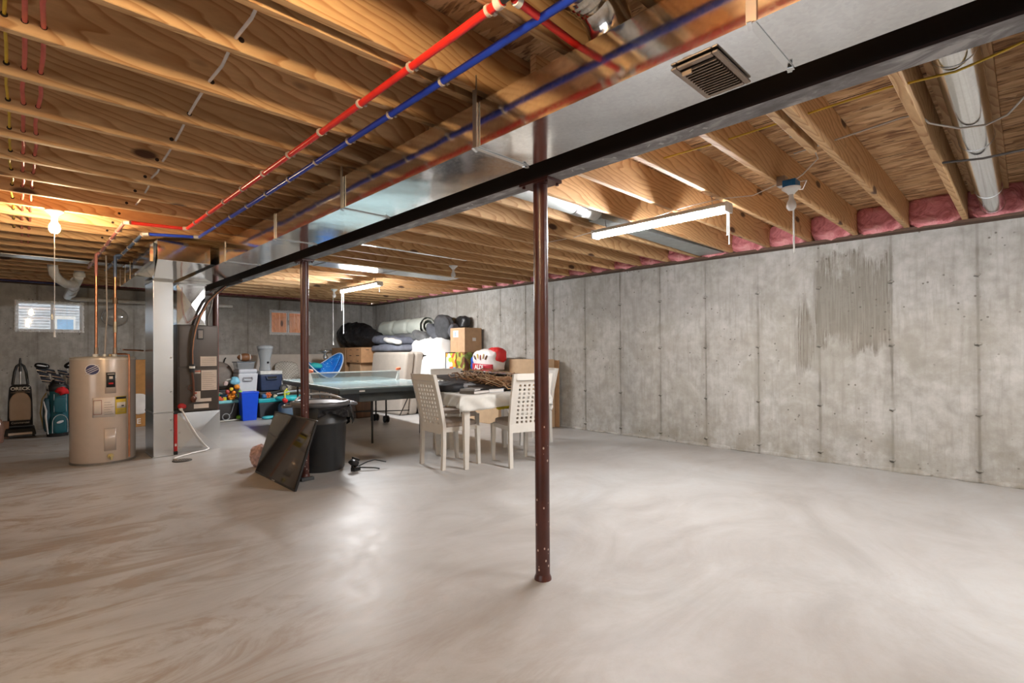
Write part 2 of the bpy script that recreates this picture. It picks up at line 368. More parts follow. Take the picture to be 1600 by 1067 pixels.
def tag(o, label, cat=None, group=None, kind=None):
    o['label'] = label
    if cat: o['category'] = cat
    if group: o['group'] = group
    if kind: o['kind'] = kind
    return o
def thing(name, label, cat, loc=(0, 0, 0), rz=0, group=None):
    o = bpy.data.objects.new(name, None); COL.objects.link(o); o.location = loc; o.rotation_euler = (0, 0, rz); o.empty_display_size = 0.1
    return tag(o, label, cat, group)
def solo(mb, name, mats, label, cat, org=(0, 0, 0), group=None, kind=None, **k):
    return tag(mb.build(name, mats, None, org, **k), label, cat, group, kind)
def struct(mb, name, mats, label=None, **k):
    o = mb.build(name, mats, None, **k); o['kind'] = 'structure'
    if label: o['label'] = label
    return o
def kids(o): return [c for c in COL.objects if c.parent == o]
def copy_tree(o, parent=None):
    c = o.copy(); COL.objects.link(c)
    if parent: c.parent = parent
    for ch in kids(o): copy_tree(ch, c)
    return c
def text(s, name, mat, parent, loc, rot, size, ext=0.0008, label=None, bold=0.0, sx=1.0):
    cu = bpy.data.curves.new(name, 'FONT'); cu.body = s; cu.size = size; cu.extrude = ext; cu.align_x = 'CENTER'; cu.align_y = 'CENTER'; cu.offset = bold
    to = bpy.data.objects.new(name+'_src', cu); COL.objects.link(to); bpy.context.view_layer.update()
    me = bpy.data.meshes.new_from_object(to.evaluated_get(bpy.context.evaluated_depsgraph_get()))
    bpy.data.objects.remove(to); me.materials.clear(); me.materials.append(mat)
    o = bpy.data.objects.new(name, me); COL.objects.link(o); o.parent = parent; o.location = loc; o.rotation_euler = rot; o.scale = (sx, 1, 1)
    if label: o['label'] = label
    return o
FACE = (R(90), 0, 0)       # text standing up and facing -Y
ORD = 'first second third fourth fifth sixth seventh eighth ninth tenth eleventh twelfth thirteenth fourteenth fifteenth sixteenth seventeenth eighteenth nineteenth twentieth twenty-first twenty-second twenty-third twenty-fourth twenty-fifth twenty-sixth twenty-seventh twenty-eighth twenty-ninth thirtieth'.split()

# ------------------------------------------------------------------ room shell
XR, YF, ZW, ZJ, ZC = 6.12, 11.1, 2.315, 2.34, 2.59
struct(MB().box(-4.6, 6.4, -3.2, 11.4, -0.15, 0), 'floor', FLOOR)
c_ = MB().box(-4.6, 6.4, -3.2, 11.4, ZC, ZC+0.02).m(1)
for k in range(12):                                  # butt joints between the sheets
    y0 = 0; x = -4.0 + 1.22*k - 0.05
    if x < 6.1: c_.box(x, x+0.006, -3.1, 11.1, ZC-0.0015, ZC+0.001)
struct(c_, 'ceiling', [OSB, plain((0.03, 0.018, 0.01), 0.9)])
mb = MB().box(XR, XR+0.2, -3.2, YF+0.2, 0, ZW).m(1)
for k in range(-4, 18):                              # raised fins and snap-tie knobs where the form panels met
    y = 0.31 + 0.6245*k
    if y > YF-0.05: break
    random.seed(k+50)
    z = 0.02
    while z < ZW-0.1:
        h = random.uniform(0.1, 0.45); mb.m(0).box(XR-random.uniform(0.002, 0.006), XR+0.01, y-0.003, y+0.003, z, min(z+h, ZW-0.02)); z += h + random.uniform(0, 0.2)
    for z in (0.11, 0.61, 1.24, 1.86):
        mb.m(0).blob((XR-0.002, y, z), (0.014, 0.026, 0.013), 1, 0.008, 40, k+z, 10, 6)
        mb.m(1).obox((XR-0.006, y+0.01, z-0.016), (0.012, 0.034, 0.006), (0.3, 0, 0))
random.seed(4)
y = -0.5
while y < 7:                                          # crumbled edge along the foot of the wall
    l = random.uniform(0.12, 0.5); mb.m(0).blob((XR, y+l/2, 0.012), (random.uniform(0.01, 0.035), l/2, random.uniform(0.015, 0.04)), 0.9, 0.02, 9, y, 16, 6); y += l*0.9
struct(mb, 'wall_right', [CONC_R, plain((0.09, 0.08, 0.065), 0.9)])
WIN = [(-0.05, 0.755, 1.575, 2.045), (3.76, 4.58, 1.60, 2.09)]
mb = MB(); xs = [-4.6, WIN[0][0], WIN[0][1], WIN[1][0], WIN[1][1], XR]
for i in range(5):
    if i in (1, 3):
        W_ = WIN[0 if i == 1 else 1]; mb.box(xs[i], xs[i+1], YF, YF+0.2, 0, W_[2]); mb.box(xs[i], xs[i+1], YF, YF+0.2, W_[3], ZW)
    else: mb.box(xs[i], xs[i+1], YF, YF+0.2, 0, ZW)
struct(mb, 'wall_far', CONC_F)
struct(MB().box(-4.8, -4.6, -3.2, 11.3, 0, 2.6), 'wall_left', CONC_F)
mb = MB().box(-4.6, 6.3, -3.4, -3.2, 0, 2.6)
struct(mb, 'wall_back', CONC_F)
struct(MB().box(5.98, XR, -3.2, YF, ZW, ZJ), 'trim_1', plain((0.10, 0.055, 0.035), 0.8), 'dark treated sill plate on the right concrete wall')  # dark brown joins treated timber with painted shade below the joists
struct(MB().box(-4.6, XR, YF-0.12, YF, ZW, ZJ), 'trim_2', plain((0.10, 0.055, 0.035), 0.8), 'dark treated sill plate on the far concrete wall')  # same brown: treated tone darkened by painted shade
struct(MB().box(XR+0.03, XR+0.07, -3.2, YF+0.1, ZJ, ZC), 'trim_3', PINEY, 'rim board behind the pink insulation on the right')
struct(MB().box(-4.6, XR, YF+0.05, YF+0.09, ZJ, ZC), 'trim_4', PINE, 'rim board above the far wall')

# windows with the corrugated wells outside
def window(n, W_, outside, paneM, split):
    x0, x1, z0, z1 = W_; random.seed(n)
    def edge(a, b, n_, ax, c0, c1, sgn):
        pass
    fr = MB(); t = 0.035
    fr.box(x0, x1, YF+0.03, YF+0.10, z0, z0+t).box(x0, x1, YF+0.03, YF+0.10, z1-t, z1).box(x0, x0+t, YF+0.03, YF+0.10, z0+t, z1-t).box(x1-t, x1, YF+0.03, YF+0.10, z0+t, z1-t)
    xm = x0 + (x1-x0)*split; fr.box(xm-0.018, xm+0.018, YF+0.02, YF+0.09, z0+t, z1-t)
    # ragged cement parging round the opening
    for (p, q) in (((x0, z0), (x1, z0)), ((x1, z0), (x1, z1)), ((x1, z1), (x0, z1)), ((x0, z1), (x0, z0))):
        L_ = math.hypot(q[0]-p[0], q[1]-p[1]); k = int(L_/0.022)
        for i in range(k+1):
            u = i/k; fr.blob((p[0]+(q[0]-p[0])*u, YF+0.005, p[1]+(q[1]-p[1])*u), (random.uniform(0.016, 0.024), 0.016, random.uniform(0.016, 0.024)), 0.8, 0.008, 40, i, 8, 6)
    o = struct(fr, 'window_%d' % n, plain((0.84, 0.84, 0.84), 0.5, 0, 0.04))
    MB().box(x0+t, xm-0.018, YF+0.055, YF+0.062, z0+t, z1-t).build('pane', paneM, o)
    MB().box(xm+0.018, x1-t, YF+0.07, YF+0.077, z0+t, z1-t).build('pane', paneM, o)
    MB().box(xm-0.012, xm+0.012, YF+0.008, YF+0.02, (z0+z1)/2-0.05, (z0+z1)/2+0.05).build('latch', STEEL, o)
    return o
window(1, WIN[0], None, GLASS, 0.53); window(2, WIN[1], None, GLASS, 0.46)
mb = MB()
for k in range(60):
    z = 1.2 + 0.024*k; mb.box(-0.6, 1.6, YF+0.60+(0.012 if k % 2 else 0), YF+0.64, z, z+0.024)
mb.m(1).box(0.43, 0.70, YF+0.57, YF+0.60, 1.60, 1.86).m(2).box(0.46, 0.67, YF+0.565, YF+0.572, 1.63, 1.80)
wl = solo(mb, 'window_well', [plain((0.55, 0.58, 0.62), 0.6), WHITE, plain((0.25, 0.42, 0.62), 0.3)], 'pale ribbed siding seen outside the left basement window', 'window well', (0.4, YF+0.6, 1.2))
mb = MB()
for k in range(22): mb.box(3.3+0.08*k, 3.3+0.08*k+0.074, YF+0.42, YF+0.45, 1.2, 2.6)
solo(mb, 'wood_fence', wood_mat('cedar', (0.62, 0.27, 0.12), (0.45, 0.16, 0.07), 'Z'), 'orange brown boards seen outside the window behind the column', 'fence', (4.1, YF+0.45, 1.2))

# ------------------------------------------------------------------ joists
RY = [round(0.38+0.41*k, 3) for k in range(26)]
RY = RY[:1] + RY[1:]
def joist(name, x0, x1, y, label, group):
    mb = MB().box(x0, x1, y-0.019, y+0.019, ZJ, ZC)
    o = mb.build(name, PINE, None, ((x0+x1)/2, y, ZJ)); md = o.modifiers.new('bevel', 'BEVEL'); md.width = 0.003; md.segments = 1
    return tag(o, label, 'joist', group)
k = 0
for y in [-0.44, -0.03] + RY:
    if y > YF-0.1: break
    if y < 0.3: lab = 'pine joist right of the round duct, over the right wall near the camera' if y > -0.1 else 'pine joist behind the picture edge, second right of the round duct'
    else:
        lab = '%s pine joist on the right of the steel beam, counting away from the round duct' % ORD[k]; k += 1
    joist('floor_joist', 1.72, XR+0.02, y, lab, 'floor joists between the steel beam and the right wall')
LY = [-1.19, -0.78, -0.37, 0.04, 0.45, 0.86, 1.226, 1.684] + [round(2.09+0.41*k, 3) for k in range(22)]
k = 0
for y in LY:
    if y < 1.2: lab = {0.45: 'pine joist straight overhead, just in front of the camera', 0.04: 'pine joist straight over the camera', -0.37: 'pine joist just behind the camera', -0.78: 'second pine joist behind the camera', -1.19: 'third pine joist behind the camera', 0.86: 'pine joist lapping past the steel beam beside the hanging bulb'}[y]
    else: lab = '%s pine joist on the left of the sheet metal trunk, counting away from the camera' % ORD[k]; k += 1
    joist('floor_joist', -4.6, (3.3 if y == 0.86 else 2.06), y, lab, 'floor joists left of the sheet metal trunk')
joist('floor_joist', -4.6, 2.0, 1.768, 'pine joist doubled up beside another with a dark gap between them', 'floor joists left of the sheet metal trunk')
# pink insulation in the rim, one batt per bay
PINK = NT('pink_fibreglass'); v = PINK.obj(); f = PINK.noise(v, 7, 6, 0.6, 1.2)
PINK.set('Base Color', PINK.ramp(f, [(0.3, (0.42, 0.10, 0.11)), (0.5, (0.72, 0.26, 0.28)), (0.7, (0.86, 0.44, 0.44))])); PINK.set('Roughness', 0.9); PINK.bump(f, 0.9, 0.05); PINK = PINK.m
bays = [-0.44, -0.03] + RY
k = 0
for a, b in zip(bays[:-1], bays[1:]):
    if b > YF-0.1: break
    near = a < 6
    mb = MB().blob((XR-0.04, (a+b)/2, (ZJ+ZC)/2), (0.13, 0.198, 0.135), 0.45, 0.035, 6, a*5, 36 if near else 18, 20 if near else 10, ridge=True)
    lab = ('pink fibreglass batt filling the bay around the end of the round duct' if a == -0.03 else 'pink fibreglass batt in the bay at the right edge of the picture') if a < 0 else '%s pink fibreglass batt over the right wall, counting away from the round duct' % ORD[k]
    if a >= 0: k += 1
    solo(mb, 'insulation_batt', PINK, lab, 'insulation', (XR-0.04, (a+b)/2, ZJ), 'pink insulation batts over the right wall')
mb = MB()
for k in range(18): mb.blob((-4.2+0.58*k, YF+0.01, (ZJ+ZC)/2), (0.33, 0.07, 0.135), 0.5, 0.03, 5, k, 16, 10, ridge=True)
solo(mb, 'insulation_batt', PINK, 'long strip of pink fibreglass over the far wall', 'insulation', (0, YF, ZJ))

# ------------------------------------------------------------------ steel beam and columns
t = thing('steel_beam', 'long dark steel I-beam carried by the dark red columns', 'beam', (1.975, 4, 2.089))
O = (1.975, 4, 2.089)
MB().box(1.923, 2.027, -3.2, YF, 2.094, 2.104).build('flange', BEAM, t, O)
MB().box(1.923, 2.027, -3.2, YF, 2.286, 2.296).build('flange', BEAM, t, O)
MB().box(1.971, 1.979, -3.2, YF, 2.104, 2.286).build('web', plain((0.010, 0.006, 0.005), 0.6), t, O)  # near-black colour paints the shade between the flanges
MB().box(1.925, 2.025, -3.2, YF, 2.296, ZJ).build('nailer_plate', PINEY, t, O)['label'] = 'pine plate on top of the beam'
mb = MB()
for x, y, s_ in ((1.99, 2.42, .012), (1.965, 1.85+0.5, .010), (1.98, 1.52, .012), (1.97, 1.33, .011), (1.985, 1.1, .013), (1.975, 0.9, .012)):
    mb.obox((x, y, 2.0935), (s_, s_*1.6, 0.0006), (0, 0, y)); mb.obox((x-0.02, y+0.05, 2.0935), (s_*0.4, s_*2, 0.0006), (0, 0, 0.4-y))
mb.build('chalk_mark', plain((0.5, 0.5, 0.5), 0.9), t, O)
def column(y, label):
    t = thing('support_column', label, 'column', (1.975, y, 0), 0, 'dark red steel columns')
    MB().lathe([(0.038, 0.0), (0.038, 2.081)], n=28).build('pipe', PRIMER, t)
    MB().lathe([(0.046, 0), (0.045, 0.010), (0.040, 0.022), (0.038, 0.03)], n=18).build('base_collar', PRIMER, t)
    m = MB().box(-0.058, 0.058, -0.10, 0.10, 2.079, 2.0935)
    for sx in (-1, 1):
        for sy in (-1, 1): m.lathe([(0.009, -0.012), (0.009, 0.0)], (sx*0.043, sy*0.08, 2.079), 6)
    m.build('cap_plate', PRIMER, t)
column(1.80, 'nearest dark red steel column standing alone on the open floor')
column(4.90, 'dark red steel column with the flat television leaning on it')
column(8.00, 'dark red steel column mostly hidden behind the furnace')

# ------------------------------------------------------------------ main supply duct
x0, x1, z0, z1 = 1.427, 1.752, 2.092, 2.284
O = (x0, 3, z0); t = thing('supply_duct', 'long rectangular galvanized trunk duct running beside the steel beam', 'duct', O)
cuts = [-3.1, -0.80, 0.518, 1.68, 2.955, 4.10, 5.45, 7.65]
for a, b in zip(cuts[:-1], cuts[1:]):
    m = MB(); n = max(2, int((b-a)/0.1))
    def wv(y, s): return 0.0005*math.sin((y-a)/(b-a)*PI)*(1+0.3*math.sin(y*5+s))
    for i in range(n):
        ya, yb = a+(b-a)*i/n, a+(b-a)*(i+1)/n
        for q in ((0, 0), ):
            m.sm_ = 1
    def sect(y):
        d = wv(y, 0)
        return [(x0, y, z0), ((x0+x1)/2, y, z0-d), (x1, y, z0), (x1, y, z1), (x0, y, z1), (x0-d*0.7, y, (z0+z1)/2)]
    vs = []; fs = []
    for i in range(n+1): vs += sect(a+(b-a)*i/n)
    for i in range(n):
        for k in range(6): fs.append((i*6+k, i*6+(k+1) % 6, (i+1)*6+(k+1) % 6, (i+1)*6+k))
    m._add(vs, fs, True); m._add(sect(a), [(0, 1, 2, 3, 4, 5)]); m._add(sect(b), [(5, 4, 3, 2, 1, 0)])
    o = m.build('panel', GALV, t, O)
    for e in o.data.edges: pass
    md = o.modifiers.new('es', 'EDGE_SPLIT'); md.split_angle = R(35)
for y in cuts[1:-1]:
    m = MB().box(x0-0.006, x0, y-0.014, y+0.014, z0-0.004, z1).box(x0-0.006, x1+0.004, y-0.010, y+0.010, z0-0.005, z0-0.001)
    m.obox((x0-0.004, y+0.004, z0-0.010), (0.03, 0.012, 0.004), (0, 0.3, 0.2)).obox((x1-0.01, y, z0-0.008), (0.05, 0.014, 0.003), (0, -0.2, 0.3))
    m.build('drive_cleat', GALV2, t, O)
for y in (1.675, 2.945):                              # hanger straps up to the joists
    MB().box(x0-0.012, x0-0.007, y-0.012, y+0.012, z0-0.006, ZJ+0.06).build('hanger_strap', STEEL, t, O)
# register in the underside
gx0, gx1, gy0, gy1 = 1.468, 1.724, 0.629, 0.781
BRZ = plain((0.30, 0.23, 0.18), 0.35, 0.6); zg = z0-0.004
g = MB().box(gx0, gx1, gy0, gy0+0.02, zg-0.008, zg).box(gx0, gx1, gy1-0.02, gy1, zg-0.008, zg).box(gx0, gx0+0.022, gy0+0.02, gy1-0.02, zg-0.008, zg).box(gx1-0.022, gx1, gy0+0.02, gy1-0.02, zg-0.008, zg).build('register_grille', BRZ, t, O, bevel=0.004)
g['label'] = 'bronze register with dark louvres'
MB().box(gx0+0.02, gx1-0.02, gy0+0.015, gy1-0.015, zg-0.003, zg-0.001).build('dark_opening', plain((0.01, 0.008, 0.007), 0.8), g, (0, 0, 0))
m = MB()
for k in range(13):
    x = gx0+0.034+0.0162*k; m.obox((x, (gy0+gy1)/2, zg-0.008), (0.0028, gy1-gy0-0.04, 0.010), (0, 0.15, 0))
m.build('louvres', BRZ, g, (0, 0, 0))
MB().obox((gx0+0.03, gy0+0.11, zg-0.018), (0.006, 0.03, 0.014)).build('lever', BRZ, g, (0, 0, 0))
# fix parenting offset of grille children (they are modelled in world space)
for c in kids(g): c.location = (-O[0], -O[1], -O[2])

# round takeoff from the trunk into the joist bay
t = thing('round_branch_duct', 'shiny round metal elbow and pipe leaving the trunk overhead near the camera', 'duct', (1.42, 1.04, 2.42))
pts = [(1.545, 1.03, 2.27)] + [(1.50-0.19*math.sin(a), 1.04, 2.27+0.15*(1-math.cos(a))) for a in (0.3, 0.6, 0.9, 1.2, 1.5)] 
m = MB().tube([(1.525, 1.03, 2.286), (1.52, 1.03, 2.33), (1.485, 1.035, 2.395), (1.42, 1.04, 2.435), (1.36, 1.04, 2.44)], 0.083, 28)
m.build('collar', GALVR, t, (1.42, 1.04, 2.42))
MB().tube([(1.40, 1.04, 2.44), (0.3, 1.04, 2.455), (-4.4, 1.04, 2.46)], 0.076, 28).build('pipe', GALVR, t, (1.42, 1.04, 2.42))
for i, x in enumerate((1.44, 1.415, 1.39, 1.365)):
    MB().tube([(x, 1.04, 2.435), (x-0.012, 1.04, 2.437)], 0.090, 28).build('bead', GALVR, t, (1.42, 1.04, 2.42))

# round duct over the right wall near the camera
O = (4, 0.2, 2.44)
t = thing('round_duct', 'large silver round duct between the joists at the right edge', 'duct', O)
m = MB().tube([(1.9, 0.2, 2.445), (5.90, 0.2, 2.425)], 0.079, 32).build('pipe', GALVR, t, O)
MB().tube([(5.88, 0.2, 2.425), (5.96, 0.2, 2.42), (6.0, 0.2, 2.44)], [0.08, 0.075, 0.05], 32).build('end_cap', GALVR, t, O)
for x in (2.35, 2.75, 4.0, 5.3): MB().tube([(x, 0.2, 2.444-0.005*(x-2)), (x+0.012, 0.2, 2.444-0.005*(x-2))], 0.0815, 32).build('joint_ring', GALV2, t, O)
MB().tube([(1.9, 0.155, 2.512), (5.9, 0.155, 2.492)], 0.004, 6).tube([(1.9, 0.127, 2.47), (5.9, 0.127, 2.45)], 0.003, 6).build('seam', GALVR, t, O)
solo(MB().box(2.05, 5.95, 0.10, 0.335, 2.545, 2.585), 'backing_board', PINE, 'pine board fixed above the silver round duct at right', 'board', (4, 0.2, 2.545))

# pale round duct between joists behind the shop light, with a flattened boot
O = (3.3, 2.65, 2.42)
t = thing('round_duct', 'pale round duct running up into a joist bay behind the near shop light', 'duct', O)
MB().tube([(2.03, 2.65, 2.43), (3.35, 2.65, 2.42)], 0.075, 28).build('pipe', plain((0.60, 0.63, 0.62), 0.38, 0.35), t, O)
MB().tube([(3.30, 2.65, 2.42), (3.42, 2.65, 2.42)], 0.079, 28).build('coupling', STEEL, t, O)
MB().tube([(3.42, 2.65, 2.42), (3.62, 2.65, 2.42)], 0.074, 28).build('sleeve', plain((0.66, 0.68, 0.66), 0.4, 0.2), t, O)
MB().hexa([(3.62, 2.58, 2.35), (5.95, 2.50, 2.35), (5.95, 2.80, 2.35), (3.62, 2.72, 2.35)], [(3.62, 2.58, 2.49), (5.95, 2.50, 2.40), (5.95, 2.80, 2.40), (3.62, 2.72, 2.49)]).build('flat_boot', plain((0.42, 0.46, 0.46), 0.35, 0.7), t, O)
# panned joist bays (sheet metal over the bay)
def pan(xa, xb, ya, yb, label, seams=(), mat=GALV2):
    t = thing('sheet_metal_pan', label, 'duct', ((xa+xb)/2, ya, ZJ), 0)
    o_ = ((xa+xb)/2, ya, ZJ)
    xs_ = [xa]+list(seams)+[xb]
    for a, b in zip(xs_[:-1], xs_[1:]): MB().box(a+0.003, b-0.003, ya, yb, ZJ-0.004, ZJ-0.001).build('panel', mat, t, o_)
    for a in seams: MB().box(a-0.01, a+0.01, ya, yb, ZJ-0.009, ZJ-0.004).build('seam', STEEL, t, o_)
pan(2.05, 4.9, 6.15, 6.52, 'flat sheet metal under the joists above the far shop light', (2.75, 3.75))
pan(2.3, 4.0, 4.875, 4.925, 'narrow sheet metal strip under the joists beside the plain bulb holder')
pan(-4.5, 0.95, 8.03, 8.30, 'bright sheet metal strip under the far left joists', (-1.6,))

# ------------------------------------------------------------------ return duct: head box, taper, drop, rear trunk
O = (1.2, 7.0, 0); t = thing('return_duct', 'galvanized return duct: box under the joists dropping to the floor beside the furnace', 'duct', O)
zb = 2.335
m = MB().hexa([(0.94, 5.80, 2.100), (1.385, 5.80, 2.100), (1.30, 7.03, 2.055), (1.10, 7.03, 2.055)], [(0.94, 5.80, 2.295), (1.385, 5.80, 2.295), (1.385, 7.03, 2.30), (0.94, 7.03, 2.30)])
m.build('head_box', GALV, t, O, bevel=0.003)
MB().box(0.93, 1.34, 7.035, 8.25, 2.075, 2.30).build('rear_trunk', GALV, t, O)
for y in (7.4, 7.8, 8.22): MB().box(0.926, 0.93, y-0.008, y+0.008, 2.075, 2.30).build('drive_cleat', GALV, t, O)
MB().hexa([(0.91, 6.0, 2.105), (0.938, 6.0, 2.105), (0.938, 7.03, 2.09), (0.91, 7.03, 2.09)], [(0.91, 6.0, 2.295), (0.938, 6.0, 2.295), (0.938, 7.03, 2.30), (0.91, 7.03, 2.30)]).build('side_transition', GALV, t, O)
m = MB()
zc = [0.0, 0.51, 2.05]
for a, b in zip(zc[:-1], zc[1:]): m.box(1.10, 1.295, 7.04, 7.56, a+0.003, b-0.003)
m.build('drop', GALV2, t, O, bevel=0.003)
MB().box(1.095, 1.30, 7.034, 7.565, 0.502, 0.518).build('drive_cleat', STEEL, t, O); MB().box(1.095, 1.30, 7.034, 7.565, 2.035, 2.055).build('drive_cleat', STEEL, t, O)
MB().box(1.085, 1.30, 7.025, 7.57, 0, 0.006).build('floor_flange', STEEL, t, O)
for z in (0.30, 0.42, 1.15, 0.75): MB().disc((1.27, 7.036, z), (0, 1, 0), 0.010, 0.008, 12).build('screw', STEEL, t, O)

# ------------------------------------------------------------------ furnace
O = (1.58, 7.45, 0); t = thing('furnace', 'grey-brown upright furnace with paper labels on a silver metal base', 'furnace', O)
CAB = plain((0.115, 0.098, 0.087), 0.24, 0.4, 0.05)
MB().box(1.36, 1.80, 7.18, 7.75, 0.485, 1.545).build('cabinet', CAB, t, O, bevel=0.006)
# base with X crease
bx0, bx1, by0, by1, bz = 1.345, 1.815, 7.165, 7.76, 0.48
m = MB().box(bx0, bx1, by0+0.001, by1, 0, bz)
cx, cz = (bx0+bx1)/2, bz/2
m._add([(bx0, by0, 0), (bx1, by0, 0), (bx1, by0, bz), (bx0, by0, bz), (cx, by0-0.018, cz)], [(0, 1, 4), (1, 2, 4), (2, 3, 4), (3, 0, 4)])
m.build('base_box', GALV2, t, O)
for x, z in ((1.45, 0.38), (1.38, 0.24), (1.38, 0.07)): MB().disc((x, by0-0.008, z), (0, 1, 0), 0.011, 0.014, 12).build('screw', CHROME, t, O)
for a, b, nm in ((1.035, 1.53, 'upper_door'), (0.50, 1.02, 'lower_door')):
    d = MB().box(1.375, 1.79, 7.168, 7.182, a, b).build(nm, CAB, t, O, bevel=0.005)
WARM = plain((0.74, 0.66, 0.60), 0.6, 0, 0.05)
for (a, b, c, d_) in ((1.60, 1.78, 1.04, 1.16), (1.61, 1.78, 0.74, 0.99), (1.54, 1.60, 0.95, 0.99), (1.53, 1.60, 0.60, 0.73), (1.60, 1.72, 0.60, 0.64), (1.53, 1.69, 0.52, 0.575)):
    MB().box(a, b, 7.164, 7.168, c, d_).build('paper_label', WARM, t, O)
LN = plain((0.30, 0.25, 0.22), 0.7)
m = MB()
for r in range(9):
    m.box(1.62, 1.77-0.02*(r % 3), 7.1625, 7.164, 0.76+0.024*r, 0.764+0.024*r)
for r in range(4): m.box(1.615, 1.76, 7.1625, 7.164, 1.06+0.022*r, 1.063+0.022*r)
m.build('label_lines', LN, t, O)
MB().box(1.54, 1.60, 7.1625, 7.164, 0.972, 0.986).box(1.535, 1.56, 7.1625, 7.164, 0.70, 0.72).build('warning_mark', plain((0.55, 0.10, 0.05), 0.5), t, O)
s_ = MB().box(1.565, 1.635, 7.155, 7.168, 1.37, 1.50).build('sight_window', BLACK, t, O); MB().box(1.575, 1.625, 7.152, 7.156, 1.385, 1.485).build('sight_glass', plain((0.35, 0.31, 0.28), 0.2), t, O)
# plenum
m = MB().hexa([(1.36, 7.19, 1.55), (1.66, 7.19, 1.55), (1.66, 7.72, 1.55), (1.36, 7.72, 1.55)], [(1.36, 7.19, 2.04), (1.66, 7.19, 2.04), (1.66, 7.72, 2.04), (1.36, 7.72, 2.04)])
m.build('plenum', GALV, t, O, bevel=0.003)
m = MB(); a0, a1, yy = 1.36, 1.66, 7.188
m._add([(a0, yy, 1.55), (a1, yy, 1.55), (a1, yy, 2.04), (a0, yy, 2.04), ((a0+a1)/2, yy-0.015, 1.80)], [(0, 1, 4), (1, 2, 4), (2, 3, 4), (3, 0, 4)])
m.build('cross_broken_face', GALV, t, O)
MB().box(1.35, 1.67, 7.18, 7.73, 2.04, 2.058).build('drive_cleat', STEEL, t, O)
MB().hexa([(1.36, 7.19, 2.058), (1.66, 7.19, 2.058), (1.66, 7.72, 2.058), (1.36, 7.72, 2.058)], [(1.43, 7.19, 2.090), (1.74, 7.19, 2.090), (1.74, 7.60, 2.090), (1.43, 7.60, 2.090)]).build('plenum_collar', GALV, t, O)
# refrigerant lines: one insulated, one bare copper
t = thing('refrigerant_line', 'black and copper refrigerant line curving down the front of the furnace', 'pipe', (1.55, 7.1, 1.4)); O = (1.55, 7.1, 1.4)
cv = [(1.90, 6.6, 2.07), (1.85, 7.0, 2.05), (1.76, 7.08, 1.95), (1.66, 7.09, 1.83), (1.58, 7.09, 1.66), (1.53, 7.09, 1.50), (1.505, 7.09, 1.36), (1.495, 7.10, 1.22), (1.50, 7.11, 1.06)]
MB().tube(cv, 0.020, 12).build('insulated_pipe', plain((0.03, 0.018, 0.015), 0.5), t, O)
MB().tube([(x+0.004, y-0.021, z) for x, y, z in cv], 0.0045, 8).build('copper_tube', COPPER, t, O)
MB().tube([(1.50, 7.11, 1.07), (1.50, 7.115, 0.97)], 0.030, 16).build('filter_body', BLACK, t, O); MB().tube([(1.50, 7.11, 1.045), (1.50, 7.113, 1.02)], 0.031, 16).build('white_band', WHITE, t, O)
MB().tube([(1.50, 7.115, 0.97), (1.515, 7.12, 0.85), (1.52, 7.12, 0.72), (1.525, 7.13, 0.60)], 0.012, 10).build('lower_tube', plain((0.16, 0.06, 0.035), 0.4, 0.5), t, O)
MB().tube([(1.52, 7.12, 0.80), (1.47, 7.11, 0.81), (1.455, 7.11, 0.77), (1.50, 7.12, 0.74)], 0.006, 8).blob((1.515, 7.11, 0.64), (0.03, 0.025, 0.04), 1, 0.01, 30, 3).build('valve', plain((0.10, 0.035, 0.02), 0.4, 0.5), t, O)
m = MB().tube([(1.70, 7.25, 1.55), (1.69, 7.2, 1.66), (1.73, 7.18, 1.82), (1.74, 7.15, 1.98), (1.86, 7.0, 2.06)], 0.010, 8).tube([(1.68, 7.3, 1.55), (1.70, 7.25, 1.70), (1.68, 7.2, 1.8), (1.78, 7.1, 1.97), (1.88, 6.95, 2.065)], 0.010, 8)
solo(m, 'cable_bundle', plain((0.22, 0.20, 0.18), 0.5), 'grey cables rising from the furnace top to the beam', 'cable', (1.7, 7.2, 1.55))
solo(MB().tube([(1.40, 7.12, 2.0), (1.40, 7.13, 1.85), (1.42, 7.14, 1.68), (1.46, 7.15, 1.57)], 0.003, 6).tube([(1.46, 7.15, 1.57), (1.50, 7.14, 1.60), (1.57, 7.12, 1.67)], 0.003, 6), 'thermostat_wire', plain((0.35, 0.12, 0.08), 0.5), 'thin brown wire hanging in front of the furnace plenum', 'wire', (1.4, 7.12, 1.6))
# red level standing by the furnace, drain hose, floor drain
t = thing('spirit_level', 'red spirit level standing between the silver duct and the furnace base', 'level', (1.322, 7.08, 0))
MB().box(-0.018, 0.018, -0.012, 0.012, 0.04, 0.48).build('body', RED, t, bevel=0.003)
MB().box(-0.02, 0.02, -0.014, 0.014, 0.0, 0.04).box(-0.02, 0.02, -0.014, 0.014, 0.48, 0.52).build('end_caps', BLACK, t)
MB().box(-0.010, 0.010, -0.0145, 0.0, 0.10, 0.13).build('vial', WHITE, t)
t = thing('drain_hose', 'white condensate hose running down the furnace base to the floor', 'hose', (1.5, 7.05, 0)); O = (1.5, 7.05, 0)
MB().tube([(1.385, 7.15, 0.53), (1.40, 7.10, 0.50), (1.45, 7.07, 0.38), (1.53, 7.07, 0.22), (1.62, 7.09, 0.08), (1.67, 7.08, 0.025), (1.62, 7.04, 0.012), (1.48, 6.98, 0.010), (1.36, 6.88, 0.010), (1.27, 6.80, 0.010), (1.24, 6.72, 0.010), (1.27, 6.67, 0.012)], 0.010, 10).build('tube', plain((0.72, 0.70, 0.67), 0.35), t, O)
MB().tube([(1.385, 7.155, 0.53), (1.39, 7.12, 0.525)], 0.018, 12).build('connector', WHITE, t, O); MB().blob((1.40, 7.14, 0.56), (0.045, 0.02, 0.03), 0.8, 0.01, 20, 1).build('red_tag', RED, t, O)
